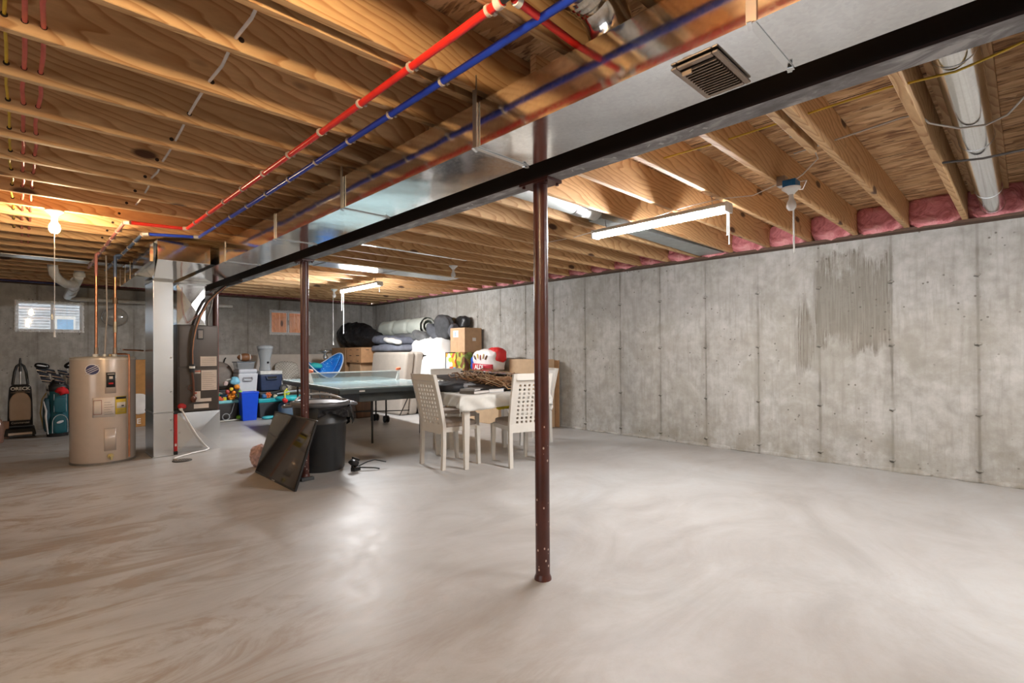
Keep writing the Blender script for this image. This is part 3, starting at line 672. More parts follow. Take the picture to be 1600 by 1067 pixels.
m = MB().lathe([(0.095, 0.0), (0.095, 0.006), (0.088, 0.008)], (0, 0, 0), 32); 
t = thing('floor_drain', 'round dark floor drain in front of the furnace', 'drain', (1.30, 6.62, 0.0)); m.build('grate', plain((0.06, 0.055, 0.05), 0.5, 0.3), t)
m = MB()
for k in range(7): m.box(-0.07+0.021*k, -0.062+0.021*k, -0.05, 0.05, 0.008, 0.011)
m.build('slots', plain((0.22, 0.20, 0.18), 0.5), t)
# PART2
# ------------------------------------------------------------------ shop lights and bulbs
LEDM = emis((0.98, 0.985, 1.0), LED_E); LEDF = emis((0.98, 0.985, 1.0), LED_E*1.5)
def shop_light(x, ya, yb, z, label, chain):
    t = thing('shop_light', label, 'light', (x, (ya+yb)/2, z)); h = (yb-ya)/2
    MB().prism([(-0.055, 0.0), (-0.035, 0.030), (0.035, 0.030), (0.055, 0.0), (0.050, -0.004), (-0.050, -0.004)], 'Y', -h, h).build('housing', WHITEPL, t)
    MB().prism([(-0.040, -0.004), (0.040, -0.004), (0.036, -0.024), (0.018, -0.040), (-0.018, -0.040), (-0.036, -0.024)], 'Y', -h+0.012, h-0.012).build('diffuser', LEDF if yb > 6 else LEDM, t)
    for s in (-1, 1): MB().box(-0.05, 0.05, s*h-0.008, s*h+0.008, -0.042, 0.028).build('end_cap', WHITEPL, t)
    for s in (-1, 1): MB().tube([(0, s*h*0.8, 0.03), (0, s*h*0.8+0.01, ZJ-z)], 0.0025, 6).build('hook_chain', STEEL, t)
    for (dx, dy, l) in chain: MB().tube([(dx, dy*h, -0.02), (dx, dy*h, -l)], 0.0035, 6).tube([(dx, dy*h, -l+0.03), (dx, dy*h, -l)], [0.003, 0.006], 8).build('pull_cord', WHITE, t)
shop_light(3.66, 1.50, 2.68, 2.235, 'bright white shop light nearest the camera, hanging under the right joists', ((0.02, -0.99, 0.27), (0.03, -0.96, 0.20)))
shop_light(3.86, 6.78, 7.98, 2.235, 'bright white shop light farther off, over the stored goods', ((0.0, 0.98, 0.72), (-0.03, 0.98, 0.34), (0, -0.98, 0.14)))
shop_light(3.66, -1.60, -0.42, 2.235, 'added white shop light out of view behind the camera', ())  # extra unseen fixture, put in to light the near joists
def bulb(x, y, z, label, lit=False, chain=None, box=False, rb=0.031):
    t = thing('bulb_holder', label, 'light', (x, y, z))
    if box: MB().box(-0.03, 0.03, 0.03, 0.081, 0.02, 0.085).build('bracket', STEEL, t)
    if box: MB().box(-0.052, 0.052, -0.04, 0.04, 0.0, 0.045).box(-0.058, -0.052, -0.02, 0.02, 0.0, 0.03).build('junction_box', plain((0.01, 0.13, 0.32), 0.4), t, bevel=0.004)
    MB().lathe([(0.02, -0.045), (0.026, -0.035), (0.045, -0.018), (0.058, -0.008), (0.058, 0.0)], n=24).build('lampholder', WHITEPL, t)
    s = rb/0.031
    b = MB().lathe([(0.0, -0.155*s), (0.018*s, -0.151*s), (0.029*s, -0.135*s), (0.031*s, -0.12*s), (0.027*s, -0.10*s), (0.016*s, -0.078*s), (0.014*s, -0.045)], n=24).build('bulb', emis((1.0, 0.73, 0.43), lit) if lit else plain((0.78, 0.77, 0.75), 0.25), t)
    if chain:
        dx, l = chain; MB().tube([(dx, 0, -0.02), (dx, 0, -l)], 0.0025, 6).tube([(dx, 0, -l), (dx, 0, -l-0.05)], [0.004, 0.008], 8).build('pull_chain', WHITE, t)
    return t
lit_holder = bulb(0.196, 5.37, 2.335, 'lit bare bulb glowing orange over the water heater', 430, (0.0, 0.95), rb=0.036)
for c in kids(lit_holder):
    if c.name.startswith('bulb'): c.visible_shadow = True
bulb(0.19, 0.86, 2.335, 'lit bare bulb overhead just out of the picture', 860)
bulb(0.19, -2.2, 2.335, 'added lit bare bulb out of view behind the camera', 420)  # unseen bulb added for the near floor and joists
t = bulb(3.70, 1.10, 2.285, 'unlit bulb under a blue junction box on the right joists', box=True, chain=None)
MB().tube([(0.035, 0, -0.05), (0.038, 0, -0.42), (0.045, 0, -0.435), (0.055, 0, -0.42), (0.052, 0, -0.06)], 0.003, 6).build('pull_cord', WHITE, t)
bulb(4.10, 5.30, 2.335, 'unlit white bulb in a plain holder on the middle joists')
bulb(4.04, 8.70, 2.335, 'unlit small bulb with a long pull chain beside the far shop light', chain=(-0.02, 0.95))

# ------------------------------------------------------------------ water lines and cables
def clamps(t, pts, r, n, org, matc=None):
    for (x, y, z) in pts:
        m = MB().tube([(x, y-0.006, z), (x, y+0.006, z)], r+0.005, 14).obox((x+r+0.008, y, z+0.004), (0.022, 0.016, 0.012)).build('pipe_clamp', plain((0.55, 0.46, 0.38), 0.5), t, org)
jl = [1.226, 1.684] + [round(2.09+0.41*k, 3) for k in range(8)]
O = (1.1, 3, 2.31); t = thing('hot_water_pipe', 'long red plastic water pipe clipped under the left joists beside the trunk duct', 'pipe', O)
MB().tube([(1.10, -3.0, 2.318), (1.10, 0.5, 2.318), (1.10, 1.10, 2.318)], 0.0145, 14).tube([(1.10, 1.16, 2.318), (1.095, 2.5, 2.318), (1.085, 4.0, 2.318), (1.075, 5.25, 2.318)], 0.0145, 14).build('pipe', REDPEX, t, O)
clamps(t, [(1.10-0.003*k, y, 2.318) for k, y in enumerate(jl)], 0.0145, 0, O)
MB().tube([(1.10, 1.10, 2.318), (1.10, 1.16, 2.318)], 0.012, 14).build('tee_fitting', BLACK, t, O)
for y in (1.085, 1.175): MB().tube([(1.10, y-0.013, 2.318), (1.10, y+0.013, 2.318)], 0.020, 16).build('crimp_sleeve', plain((0.70, 0.58, 0.50), 0.4), t, O)
m = MB().tube([(1.12, 1.13, 2.32), (1.90, 1.165, 2.320)], 0.013, 12).build('branch', REDPEX, t, O)
MB().tube([(1.13, 1.131, 2.32), (1.15, 1.131, 2.32)], 0.018, 14).build('crimp_sleeve', WHITE, t, O)
O = (1.24, 3, 2.31); t = thing('cold_water_pipe', 'long blue plastic water pipe running parallel to the red one beside the trunk duct', 'pipe', O)
MB().tube([(1.26, -3.0, 2.318), (1.25, 1.7, 2.318), (1.245, 3.5, 2.318), (1.235, 5.55, 2.318)], 0.0145, 14).build('pipe', BLUEPEX, t, O)
clamps(t, [(1.25-0.002*k, y, 2.318) for k, y in enumerate(jl[1:])], 0.0145, 0, O)
O = (0.85, 5.3, 2.31); t = thing('hot_water_crossover', 'short red pipe crossing left from the end of the long red pipe', 'pipe', O)
MB().tube([(1.04, 5.27, 2.316), (0.68, 5.33, 2.316)], 0.0145, 12).build('pipe', REDPEX, t, O)
MB().tube([(1.085, 5.25, 2.318), (1.045, 5.27, 2.317)], 0.018, 12).tube([(0.675, 5.33, 2.316), (0.635, 5.36, 2.316)], 0.018, 12).build('elbow_sleeve', plain((0.60, 0.45, 0.38), 0.4), t, O)
O = (1.03, 5.65, 2.31); t = thing('cold_water_crossover', 'short blue pipe crossing left in front of the return duct box', 'pipe', O)
MB().tube([(1.19, 5.58, 2.316), (0.87, 5.73, 2.316)], 0.0145, 12).build('pipe', BLUEPEX, t, O)
MB().tube([(1.235, 5.56, 2.318), (1.195, 5.58, 2.317)], 0.018, 12).tube([(0.865, 5.73, 2.316), (0.825, 5.76, 2.316)], 0.018, 12).build('elbow_sleeve', plain((0.40, 0.38, 0.38), 0.4), t, O)
jb = [y for y in LY if 5.4 < y < 8.6]
def run(name, x, ya, yb, matp, label, dr, px):
    O = (x, (ya+yb)/2, 2.31); t = thing(name, label, 'pipe', O)
    MB().tube([(x, ya, 2.316), (x, yb, 2.316)], 0.0145, 12).build('pipe', matp, t, O)
    clamps(t, [(x, y, 2.316) for y in jb], 0.0145, 0, O)
    MB().tube([(px, 7.15, 2.30), (px, 7.15, 2.06)], 0.0145, 12).tube([(x, 7.15, 2.316), (px, 7.15, 2.30)], 0.0145, 12).build('drop', matp, t, O)
    MB().tube([(px, 7.15, 2.06), (px, 7.16, 1.26)], 0.0135, 14).build('copper_riser', COPPER, t, O)
    MB().tube([(px, 7.16, 1.27), (px, 7.16, 1.20)], 0.019, 14).build('union', plain((0.42, 0.30, 0.22), 0.4, 0.6), t, O)
    return t
run('hot_water_riser', 0.635, 5.37, 8.5, plain((0.60, 0.22, 0.19), 0.35), 'faded red pipe with a copper riser down to the left of the water heater top', 0, 0.60)
tt = run('cold_water_riser', 0.82, 5.78, 8.6, plain((0.10, 0.16, 0.30), 0.35), 'grey-blue pipe with a copper riser and valve down to the water heater', 0, 0.765)
O2 = tt.location
MB().tube([(0.765, 7.15, 1.83), (0.765, 7.15, 1.76)], 0.024, 12).tube([(0.765, 7.15, 1.795), (0.725, 7.13, 1.82)], 0.007, 8).build('valve_body', plain((0.20, 0.12, 0.07), 0.4, 0.6), tt, O2)
MB().tube([(0.765, 7.15, 1.56), (0.765, 7.15, 1.44)], 0.020, 12).build('check_valve', plain((0.50, 0.42, 0.30), 0.35, 0.8), tt, O2)
O = (0.70, 7.2, 1.7)
solo(MB().tube([(0.69, 7.2, 2.30), (0.695, 7.2, 1.90), (0.70, 7.2, 1.62), (0.685, 7.2, 1.40), (0.68, 7.2, 1.20)], 0.0075, 8), 'power_cable', plain((0.42, 0.38, 0.36), 0.4), 'grey power cable dropping to the water heater between the two copper risers', 'cable', O)
t = thing('expansion_tank', 'pale round bowl shape on the far wall behind the copper pipes', 'tank', (1.17, 11.0, 1.83))
MB().blob((0, 0, 0), (0.19, 0.09, 0.17), 1).build('shell', glass((0.97, 0.96, 0.95), 0.94, 0.12), t); MB().lathe([(0.03, -0.02), (0.03, 0.02)], (0.05, -0.09, 0), 14).build('boss', plain((0.6, 0.58, 0.55), 0.4), t)

def bay_cable(name, pts, r, mat, label, cat='cable'):
    c = pts[len(pts)//2]; return solo(MB().tube(pts, r, 8), name, mat, label, cat, c)
def sag(ps, d):
    out = []
    for a, b in zip(ps[:-1], ps[1:]):
        a, b = Vector(a), Vector(b); out += [a, a.lerp(b, 0.5)+Vector((random.uniform(-.008, .008), 0, -d*random.uniform(0.3, 1)))]
    return out + [Vector(ps[-1])]
WIRE = plain((0.66, 0.60, 0.55), 0.45); YELW = plain((0.62, 0.42, 0.04), 0.45); PEXR = plain((0.62, 0.13, 0.10), 0.4)
jz = 2.385
bay_cable('electrical_cable', sag([(0.56, 1.3, jz), (0.57, 1.70, jz), (0.58, 2.09, jz), (0.59, 2.50, jz), (0.60, 2.91, jz), (0.62, 3.32, jz), (0.63, 3.73, jz), (0.635, 4.14, jz), (0.66, 4.55, jz), (0.66, 4.96, jz)], 0.010), 0.0062, WIRE, 'white electrical cable threaded through the left joists')
bay_cable('electrical_cable', sag([(-0.04, y, jz+0.004) for y in [1.3]+LY[7:20]], 0.012), 0.0055, YELW, 'yellow electrical cable through the joists at the left picture edge')
bay_cable('pex_pipe', sag([(0.012, y, jz) for y in [1.3]+LY[7:22]], 0.012), 0.0078, PEXR, 'thin red pipe through the left joists, nearer the picture edge')
bay_cable('pex_pipe', sag([(0.062, y, jz) for y in [1.3]+LY[7:22]], 0.012), 0.0078, PEXR, 'thin red pipe through the left joists, right of its twin')
m = MB()
for y in LY[7:20]:
    for x in (-0.04, 0.012, 0.062, 0.60): m.lathe([(0.0, -0.001), (0.016, 0.0)], (0, 0, 0), 4, False) if False else m.tube([(x, y-0.0205, jz), (x, y+0.0205, jz)], 0.0105, 12)
solo(m, 'bored_hole', plain((0.03, 0.015, 0.008), 0.9), 'dark drilled cable holes through the left joists', 'hole', (0, 4, jz), kind='stuff')
# right-hand cables
bay_cable('electrical_cable', [(2.60, -0.45, 2.385), (2.68, -0.1, 2.366), (2.74, 0.08, 2.352), (2.79, 0.20, 2.354), (2.81, 0.36, 2.375), (2.85, 0.44, 2.40), (2.87, 0.80, 2.40), (2.89, 1.21, 2.40), (2.90, 1.6, 2.41)], 0.0055, YELW, 'yellow cable crossing under the silver round duct at the right edge')
bay_cable('electrical_cable', [(3.0, -0.45, 2.40), (3.20, -0.2, 2.39), (3.36, 0.0, 2.375), (3.50, 0.06, 2.356), (3.56, 0.14, 2.350), (3.52, 0.24, 2.352), (3.38, 0.35, 2.372), (3.29, 0.38, 2.40), (3.30, 0.45, 2.41), (3.38, 0.80, 2.41), (3.42, 1.0, 2.41)], 0.005, plain((0.50, 0.46, 0.42), 0.45), 'pale cable sagging under the middle of the silver round duct')
bay_cable('electrical_cable', [(4.10, -0.45, 2.345), (4.12, 0.01, 2.338), (4.13, 0.18, 2.338), (4.08, 0.37, 2.350)], 0.007, plain((0.07, 0.06, 0.055), 0.4), 'black cable under the far end of the silver round duct')
bay_cable('electrical_cable', [(3.30, 0.84, 2.47), (3.34, 0.98, 2.50), (3.42, 1.02, 2.52), (3.6, 0.95, 2.51), (3.74, 0.95, 2.45), (3.74, 1.04, 2.37), (3.71, 1.09, 2.33)], 0.0045, WIRE, 'loop of white cable above the blue junction box')
bay_cable('electrical_cable', [(3.73, 1.10, 2.325), (3.86, 1.05, 2.36), (3.95, 1.10, 2.33), (4.02, 1.165, 2.36), (3.98, 1.178, 2.42)], 0.004, WIRE, 'short white cable loop on the right of the blue junction box')
bay_cable('electrical_cable', [(3.68, 1.13, 2.335), (3.74, 1.36, 2.30), (3.80, 1.61, 2.345), (3.82, 1.85, 2.35), (3.86, 2.03, 2.352), (3.90, 2.25, 2.34), (3.95, 2.44, 2.36), (4.0, 2.85, 2.365), (4.05, 3.26, 2.36), (4.05, 3.67, 2.37)], 0.0035, WIRE, 'thin white cable looping from joist to joist behind the near shop light')

# ------------------------------------------------------------------ drain pipes, far left
t = thing('waste_pipe', 'pale plastic waste pipe with a curved sweep and a stack of fittings, far left', 'pipe', (0.55, 10.2, 2.2)); O = (0.55, 10.2, 2.2)
MB().tube([(0.60, 9.35, 2.56), (0.60, 9.35, 2.33)], 0.057, 18).build('vertical_pipe', PVC, t, O)
MB().tube([(0.60, 9.35, 2.34), (0.60, 9.35, 2.29)], 0.068, 18).build('hub', WHITE, t, O)
MB().tube([(0.60, 9.36, 2.30), (0.59, 9.55, 2.24), (0.575, 9.85, 2.20), (0.56, 10.3, 2.17), (0.55, 10.8, 2.13)], 0.055, 18).build('sloping_pipe', WHITEPL, t, O)
for y, z in ((9.55, 2.245), (9.95, 2.195), (10.4, 2.165)): MB().tube([(0.577, y, z), (0.573, y+0.09, z-0.012)], 0.068, 18).build('coupling', WHITEPL, t, O)
MB().tube([(0.31, 9.0, 2.50), (0.31, 9.0, 2.36), (0.325, 9.03, 2.27), (0.38, 9.12, 2.20), (0.46, 9.28, 2.17), (0.56, 9.45, 2.19)], 0.055, 18).build('sweep_elbow', PVC, t, O)
MB().tube([(0.55, 10.85, 2.16), (0.56, 10.92, 2.12), (0.62, 10.95, 2.105), (1.70, 10.97, 2.11), (3.0, 10.97, 2.12)], 0.035, 14).build('horizontal_run', plain((0.62, 0.60, 0.55), 0.4), t, O)
solo(MB().tube([(-4.4, 10.72, 2.325), (0.52, 10.80, 2.325)], 0.0145, 10), 'cold_water_branch', plain((0.01, 0.012, 0.10), 0.35), 'dark blue pipe along the top of the far wall at left', 'pipe', (-1, 10.76, 2.325))

# ------------------------------------------------------------------ water heater
HX, HY, HR, HH = 0.676, 7.30, 0.292, 1.168
t = thing('water_heater', 'squat beige cylindrical electric water heater with stickers', 'water heater', (HX, HY, 0))
TAN = plain((0.60, 0.51, 0.44), 0.26, 0.15, 0.03)
MB().lathe([(HR-0.004, 0.02), (HR, 0.03), (HR, HH-0.035), (HR-0.001, HH-0.03)], n=64).build('tank', TAN, t)
MB().lathe([(HR+0.002, HH-0.032), (HR+0.002, HH-0.012), (HR-0.02, HH), (0.0, HH+0.008)], n=64).build('top', plain((0.62, 0.58, 0.53), 0.3, 0.3), t)
MB().lathe([(HR+0.003, 0.0), (HR+0.003, 0.022)], n=64).build('base_ring', plain((0.22, 0.20, 0.18), 0.4, 0.3), t)
def curved(name, mat, a0, a1, z0, z1, off, parent=t, n=8, label=None):      # patch on the tank, angles in degrees, 0 = facing -Y
    r = HR+off
    def fn(u, v):
        a = R(a0+(a1-a0)*u); return (r*math.sin(a), -r*math.cos(a), z0+(z1-z0)*v)
    o = MB().grid(fn, n, 1).build(name, mat, parent, solid=0.002)
    if label: o['label'] = label
    return o
def AX(x): return math.degrees(math.asin(max(-0.98, min(0.98, (x-HX)/HR))))
curved('yellow_label', plain((0.72, 0.53, 0.05), 0.45), 15, 37, 0.535, 0.73, 0.003)
curved('white_label', WARM, -24, 14, 0.515, 0.725, 0.002)
lg = plain((0.32, 0.10, 0.07), 0.5)
for a in ((-22, -8, 0.545, 0.55), (-22, -8, 0.695, 0.70), (-22, -21.2, 0.545, 0.70), (-8.8, -8, 0.545, 0.70)): curved('label_border', lg, a[0], a[1], a[2], a[3], 0.0045)
for r in range(6): curved('print_line', LN, -4, 12-(r % 3)*3, 0.54+0.026*r, 0.544+0.026*r, 0.0045)
curved('print_block', BLACK, 16, 36, 0.70, 0.725, 0.0045); curved('print_block', plain((0.72, 0.68, 0.62), 0.5), 17, 35, 0.60, 0.665, 0.0045)
for r in range(2): curved('print_line', LN, 18, 34, 0.555+0.02*r, 0.559+0.02*r, 0.005)
curved('print_block', BLACK, 26, 31, 0.618, 0.632, 0.006)
curved('upper_panel', TAN, -3, 16, 0.77, 1.0, 0.004); pl_ = curved('rating_plate', BLACK, -1, 14.5, 0.835, 0.995, 0.007)
curved('print_block', WARM, 4, 10, 0.925, 0.955, 0.009); curved('print_block', RED, 3, 11, 0.868, 0.885, 0.009); curved('print_line', WARM, 1, 13, 0.975, 0.983, 0.009)
curved('access_panel', TAN, -4.5, 16, 0.145, 0.39, 0.006)
curved('panel_edge', plain((0.66, 0.56, 0.48), 0.3), -4.5, 16, 0.388, 0.394, 0.008)
# round maker's badge: dark blue disc with light slanted stripes
def badge(r0, mat, off, hole=None):
    ac, zc_ = -24, 1.03
    def fn(u, v):
        th = 2*PI*u; rr = r0*v; x = rr*math.cos(th)*1.12; z = rr*math.sin(th)
        a = R(ac)+x/HR; return ((HR+off)*math.sin(a), -(HR+off)*math.cos(a), zc_+z)
    return MB().grid(fn, 24, 4).build('maker_badge', mat, t)
badge(0.060, plain((0.72, 0.70, 0.70), 0.4), 0.002); badge(0.052, plain((0.05, 0.045, 0.13), 0.35), 0.004)
for k in (-1, 0, 1):
    def fn(u, v, k=k):
        s_ = (u-0.5)*0.12; x = s_; z = s_*0.55 + 0.022*k + (v-0.5)*0.007; a = R(-24)+x/HR
        return ((HR+0.006)*math.sin(a), -(HR+0.006)*math.cos(a), 1.03+z)
    MB().grid(fn, 8, 1).build('badge_stripe', plain((0.68, 0.66, 0.70), 0.4), t)
a = R(6); MB().tube([(HR*math.sin(a), -HR*math.cos(a), 0.085), ((HR+0.05)*math.sin(a), -(HR+0.05)*math.cos(a), 0.08)], 0.016, 12).tube([((HR+0.05)*math.sin(a), -(HR+0.05)*math.cos(a), 0.08), ((HR+0.05)*math.sin(a), -(HR+0.052)*math.cos(a), 0.05)], 0.010, 10).disc(((HR+0.012)*math.sin(a), -(HR+0.012)*math.cos(a), 0.088), (math.sin(a), -math.cos(a), 0), 0.028, 0.008).build('drain_valve', plain((0.55, 0.45, 0.22), 0.35, 0.8), t)
rp = MB().tube([(0.05, -0.10, HH+0.02), (0.10, -0.12, HH+0.03), (0.17, -0.25, HH+0.03), (0.20, -0.262, HH+0.02), (0.20, -0.265, HH-0.05), (0.20, -0.265, 0.05)], 0.010, 12).build('relief_pipe', COPPER, t)
MB().tube([(0.05, -0.10, HH+0.0), (0.05, -0.10, HH+0.03)], 0.016, 12).build('relief_valve', plain((0.55, 0.42, 0.25), 0.35, 0.7), t)
for x, y in ((-0.082, -0.14), (0.083, -0.14)): MB().lathe([(0.024, HH-0.02), (0.024, HH+0.03)], (x, y, 0), 16).build('nipple', WHITE, t)
MB().lathe([(0.018, HH), (0.018, HH+0.02), (0.012, HH+0.03)], (0.0, -0.10, 0), 14).build('cable_gland', WHITE, t)
solo(MB().tube([(0.86, 7.35, 1.245), (1.05, 7.6, 1.24), (1.09, 7.62, 1.235)], 0.009, 10), 'copper_stub', COPPER, 'short copper pipe reaching from the water heater toward the return duct', 'pipe', (0.95, 7.45, 1.24))
# PART3
# ------------------------------------------------------------------ vacuum cleaner
t = thing('vacuum_cleaner', 'upright vacuum cleaner with tan and black bag against the far wall', 'vacuum cleaner', (0.005, 10.25, 0)); t.rotation_euler = (R(-6), 0, 0)
BAGT = plain((0.52, 0.40, 0.31), 0.75, 0, 0.06, 8, 0.1)
def vbag(u, v, s=1.0, d=0.0):
    z = 0.16+0.60*v; wz = 0.13-0.018*v*v
    if v > 0.93: wz *= 1-(v-0.93)*4
    x = (u-0.5)*2*wz; y = -0.075*(1-(2*u-1)**4)*(0.6+0.4*math.sin(PI*v)) - d
    return (x*s, y, z)
MB().grid(lambda u, v: vbag(u, v), 14, 16).grid(lambda u, v: (vbag(u, v)[0], 0.03, vbag(u, v)[2]), 2, 4).build('dust_bag', [plain((0.02, 0.018, 0.018), 0.55)], t, solid=0.01)
def tanp(u, v):      # arched tan front panel
    z = 0.24+0.40*v; w_ = 0.113*math.sqrt(max(0.02, 1-max(0, (v-0.62)/0.4)**2))*(1 if v > 0.12 else 0.93+0.5*v)
    return ((u-0.5)*2*w_, -0.066-0.016*(1-(2*u-1)**2), z)
MB().grid(tanp, 12, 16).build('front_panel', BAGT, t, solid=0.006)
text('ORECK', 'brand_lettering', WHITE, t, (0, -0.092, 0.695), FACE, 0.062, 0.002, bold=0.002, sx=1.0)
for k, w_ in enumerate((0.05, 0.10)): MB().box(-w_, w_, -0.090, -0.086, 0.655-0.015*k, 0.658-0.015*k).build('lettering_line', plain((0.5, 0.35, 0.25), 0.5), t)
text('Commercial', 'model_lettering', plain((0.62, 0.58, 0.52), 0.5), t, (0, -0.086, 0.205), FACE, 0.038, 0.002)
MB().tube([(-0.080, -0.03, 0.76), (-0.06, -0.03, 0.95), (-0.038, -0.03, 1.03), (0, -0.03, 1.07), (0.038, -0.03, 1.03), (0.06, -0.03, 0.95), (0.080, -0.03, 0.76)], 0.017, 10).build('handle_loop', BLACK, t)
MB().tube([(0, -0.03, 0.74), (0, -0.03, 1.00)], 0.010, 10).build('handle_tube', STEEL, t); MB().tube([(0, -0.03, 0.95), (0, -0.03, 1.12)], [0.018, 0.016], 10).tube([(0, -0.03, 1.11), (0, -0.03, 1.15)], [0.015, 0.010], 10).build('handle_grip', BLACK, t)
MB().hexa([(-0.17, -0.16, 0.02), (0.17, -0.16, 0.02), (0.17, 0.10, 0.02), (-0.17, 0.10, 0.02)], [(-0.15, -0.12, 0.12), (0.15, -0.12, 0.12), (0.15, 0.08, 0.16), (-0.15, 0.08, 0.16)]).build('cleaning_head', BLACK, t, bevel=0.01)
MB().box(-0.125, 0.125, -0.185, -0.155, 0.03, 0.065).build('front_bumper', plain((0.50, 0.40, 0.33), 0.4), t, bevel=0.006)
for s in (-1, 1): MB().disc((s*0.14, 0.06, 0.025), (1, 0, 0), 0.025, 0.03, 14).build('wheel', BLACK, t)
solo(MB().box(-0.045, 0.045, -0.07, 0.07, 0, 0.24).box(-0.04, 0.04, -0.072, -0.07, 0.10, 0.16), 'small_carton', plain((0.42, 0.25, 0.19), 0.6), 'small brown carton standing left of the vacuum cleaner', 'box', (0, 0, 0), bevel=0.004).location = (-0.155, 10.28, 0)
solo(MB().lathe([(0.05, 0), (0.062, 0.02), (0.064, 0.22), (0.045, 0.30), (0.025, 0.33), (0.025, 0.36)], n=24), 'jug', plain((0.20, 0.11, 0.08), 0.2), 'dark brown jug cut by the left picture edge', 'jug', (0, 0, 0)).location = (-0.215, 9.75, 0)

# ------------------------------------------------------------------ golf bag and clubs
GX, GY = 0.40, 9.98
t = thing('golf_bag', 'teal and black golf bag standing left of the water heater', 'golf bag', (GX, GY, 0))
TEALD = plain((0.008, 0.095, 0.125), 0.55, 0, 0.15, 6, 0.1)
MB().lathe([(0.115, 0.0), (0.122, 0.03), (0.118, 0.2), (0.112, 0.5), (0.115, 0.68), (0.10, 0.70)], n=28, sx=1.0, sy=0.85).build('body', TEALD, t)
MB().lathe([(0.118, 0.0), (0.124, 0.05)], n=28, sx=1.02, sy=0.88).build('base', BLACK, t); MB().lathe([(0.118, 0.66), (0.124, 0.68), (0.124, 0.73), (0.11, 0.75)], n=28, sy=0.88).build('top_cuff', BLACK, t)
MB().lathe([(0.10, 0.72), (0.085, 0.80), (0.05, 0.83)], n=20, sy=0.8).build('divider_hood', BLACK, t)
MB().blob((0.02, -0.105, 0.19), (0.085, 0.035, 0.145), 0.6).build('ball_pocket', TEALD, t)
pk = MB().blob((0.02, -0.10, 0.46), (0.08, 0.03, 0.12), 0.6).build('upper_pocket', TEALD, t)
MB().blob((-0.12, -0.03, 0.32), (0.045, 0.07, 0.25), 0.7).build('side_pocket', plain((0.01, 0.05, 0.075), 0.6), t)
arc = [(0.02+0.083*math.cos(a), -0.135, 0.21+0.11*math.sin(a)) for a in [PI*k/10 for k in range(11)]]
MB().tube([(0.103, -0.132, 0.06)]+arc+[(-0.063, -0.132, 0.06)], 0.004, 6).build('pocket_zip', plain((0.55, 0.57, 0.58), 0.4), t)
MB().tube([(-0.155, -0.085, 0.52), (-0.13, -0.105, 0.38), (-0.135, -0.105, 0.3), (-0.11, -0.11, 0.05)], [0.006, 0.013, 0.014, 0.008], 8).build('side_piping', plain((0.5, 0.48, 0.48), 0.5), t)
for x in (-0.045, 0.088): MB().tube([(x, -0.115, 0.62), (x, -0.125, 0.36)], 0.003, 6).build('zip', plain((0.45, 0.5, 0.55), 0.4), t)
MB().blob((0.02, -0.143, 0.215), (0.040, 0.004, 0.018), 1, rot=(0, R(-18), 0)).build('white_logo', plain((0.65, 0.68, 0.72), 0.5), t)
MB().blob((0.045, -0.10, 0.66), (0.075, 0.05, 0.055), 0.9, 0.025, 12, 2, ridge=True).build('red_towel', plain((0.62, 0.015, 0.02), 0.8), t)
MB().tube([(-0.10, 0.02, 0.68), (-0.17, -0.02, 0.55), (-0.19, -0.03, 0.35), (-0.15, -0.02, 0.12)], 0.008, 8).build('shoulder_strap', plain((0.30, 0.21, 0.06), 0.6), t)
clubs = [(-0.06, 0.00, -0.16, 1.00, 'wood', 'large dark driver head tipped to the upper left'), (0.04, 0.0, 0.12, 1.02, 'wood', 'black driver cover at the upper right'), (-0.08, -0.03, -0.10, 0.90, 'iron', 'silver iron at the left of the bunch'), (-0.05, -0.05, -0.12, 0.83, 'iron', 'lowest silver iron at the left of the bunch'), (-0.01, -0.04, 0.0, 0.88, 'iron', 'iron in the middle of the bunch'), (0.07, -0.02, 0.12, 0.88, 'iron', 'curved iron at the right of the bunch'), (0.01, -0.06, 0.02, 0.82, 'iron', 'short iron just above the red towel'), (-0.03, 0.02, -0.07, 0.95, 'iron', 'tall iron behind the driver'), (0.03, -0.02, 0.05, 0.93, 'iron', 'tall iron between the driver and the black cover'), (-0.09, 0.0, -0.13, 0.96, 'iron', 'iron hanging just under the driver head')]
for i, (x, y, dx, z, kd, lab) in enumerate(clubs):
    tx = x+dx*0.6; c = thing('golf_club', 'golf club in the teal bag: ' + lab, 'golf club', (GX, GY, 0), 0, 'golf clubs in the teal bag')
    MB().tube([(x*0.4, y*0.5, 0.06), (tx, y-0.01, z)], 0.0045, 8).build('shaft', CHROME, c)
    if kd == 'wood':
        m = MB().blob((tx+(0.03 if dx > 0 else -0.015), y-0.03, z+0.03), (0.085, 0.055, 0.045), 0.8, rot=(0, R(-32 if dx > 0 else 12), 0)).build('head', BLACKG, c)
        MB().blob((tx+(0.035 if dx > 0 else -0.02), y-0.075, z+0.035), (0.055, 0.012, 0.014), 0.9, rot=(0, R(-32 if dx > 0 else 12), 0)).build('pale_sole', plain((0.60, 0.62, 0.66), 0.3), c)
    else:
        MB().hexa([(tx-0.050, y-0.05, z-0.030), (tx+0.055, y-0.05, z-0.045), (tx+0.055, y-0.012, z-0.04), (tx-0.050, y-0.012, z-0.03)], [(tx-0.070, y-0.055, z+0.045), (tx+0.035, y-0.055, z+0.020), (tx+0.035, y-0.03, z+0.020), (tx-0.070, y-0.03, z+0.045)]).build('head', plain((0.03, 0.04, 0.06), 0.25, 0.3), c, bevel=0.008)
        MB().tube([(tx-0.060, y-0.058, z+0.01*i*0.3-0.01), (tx+0.045, y-0.058, z-0.022)], 0.008, 8).build('edge_highlight', CHROME, c)  # chrome bar put in as the bright highlight across the head
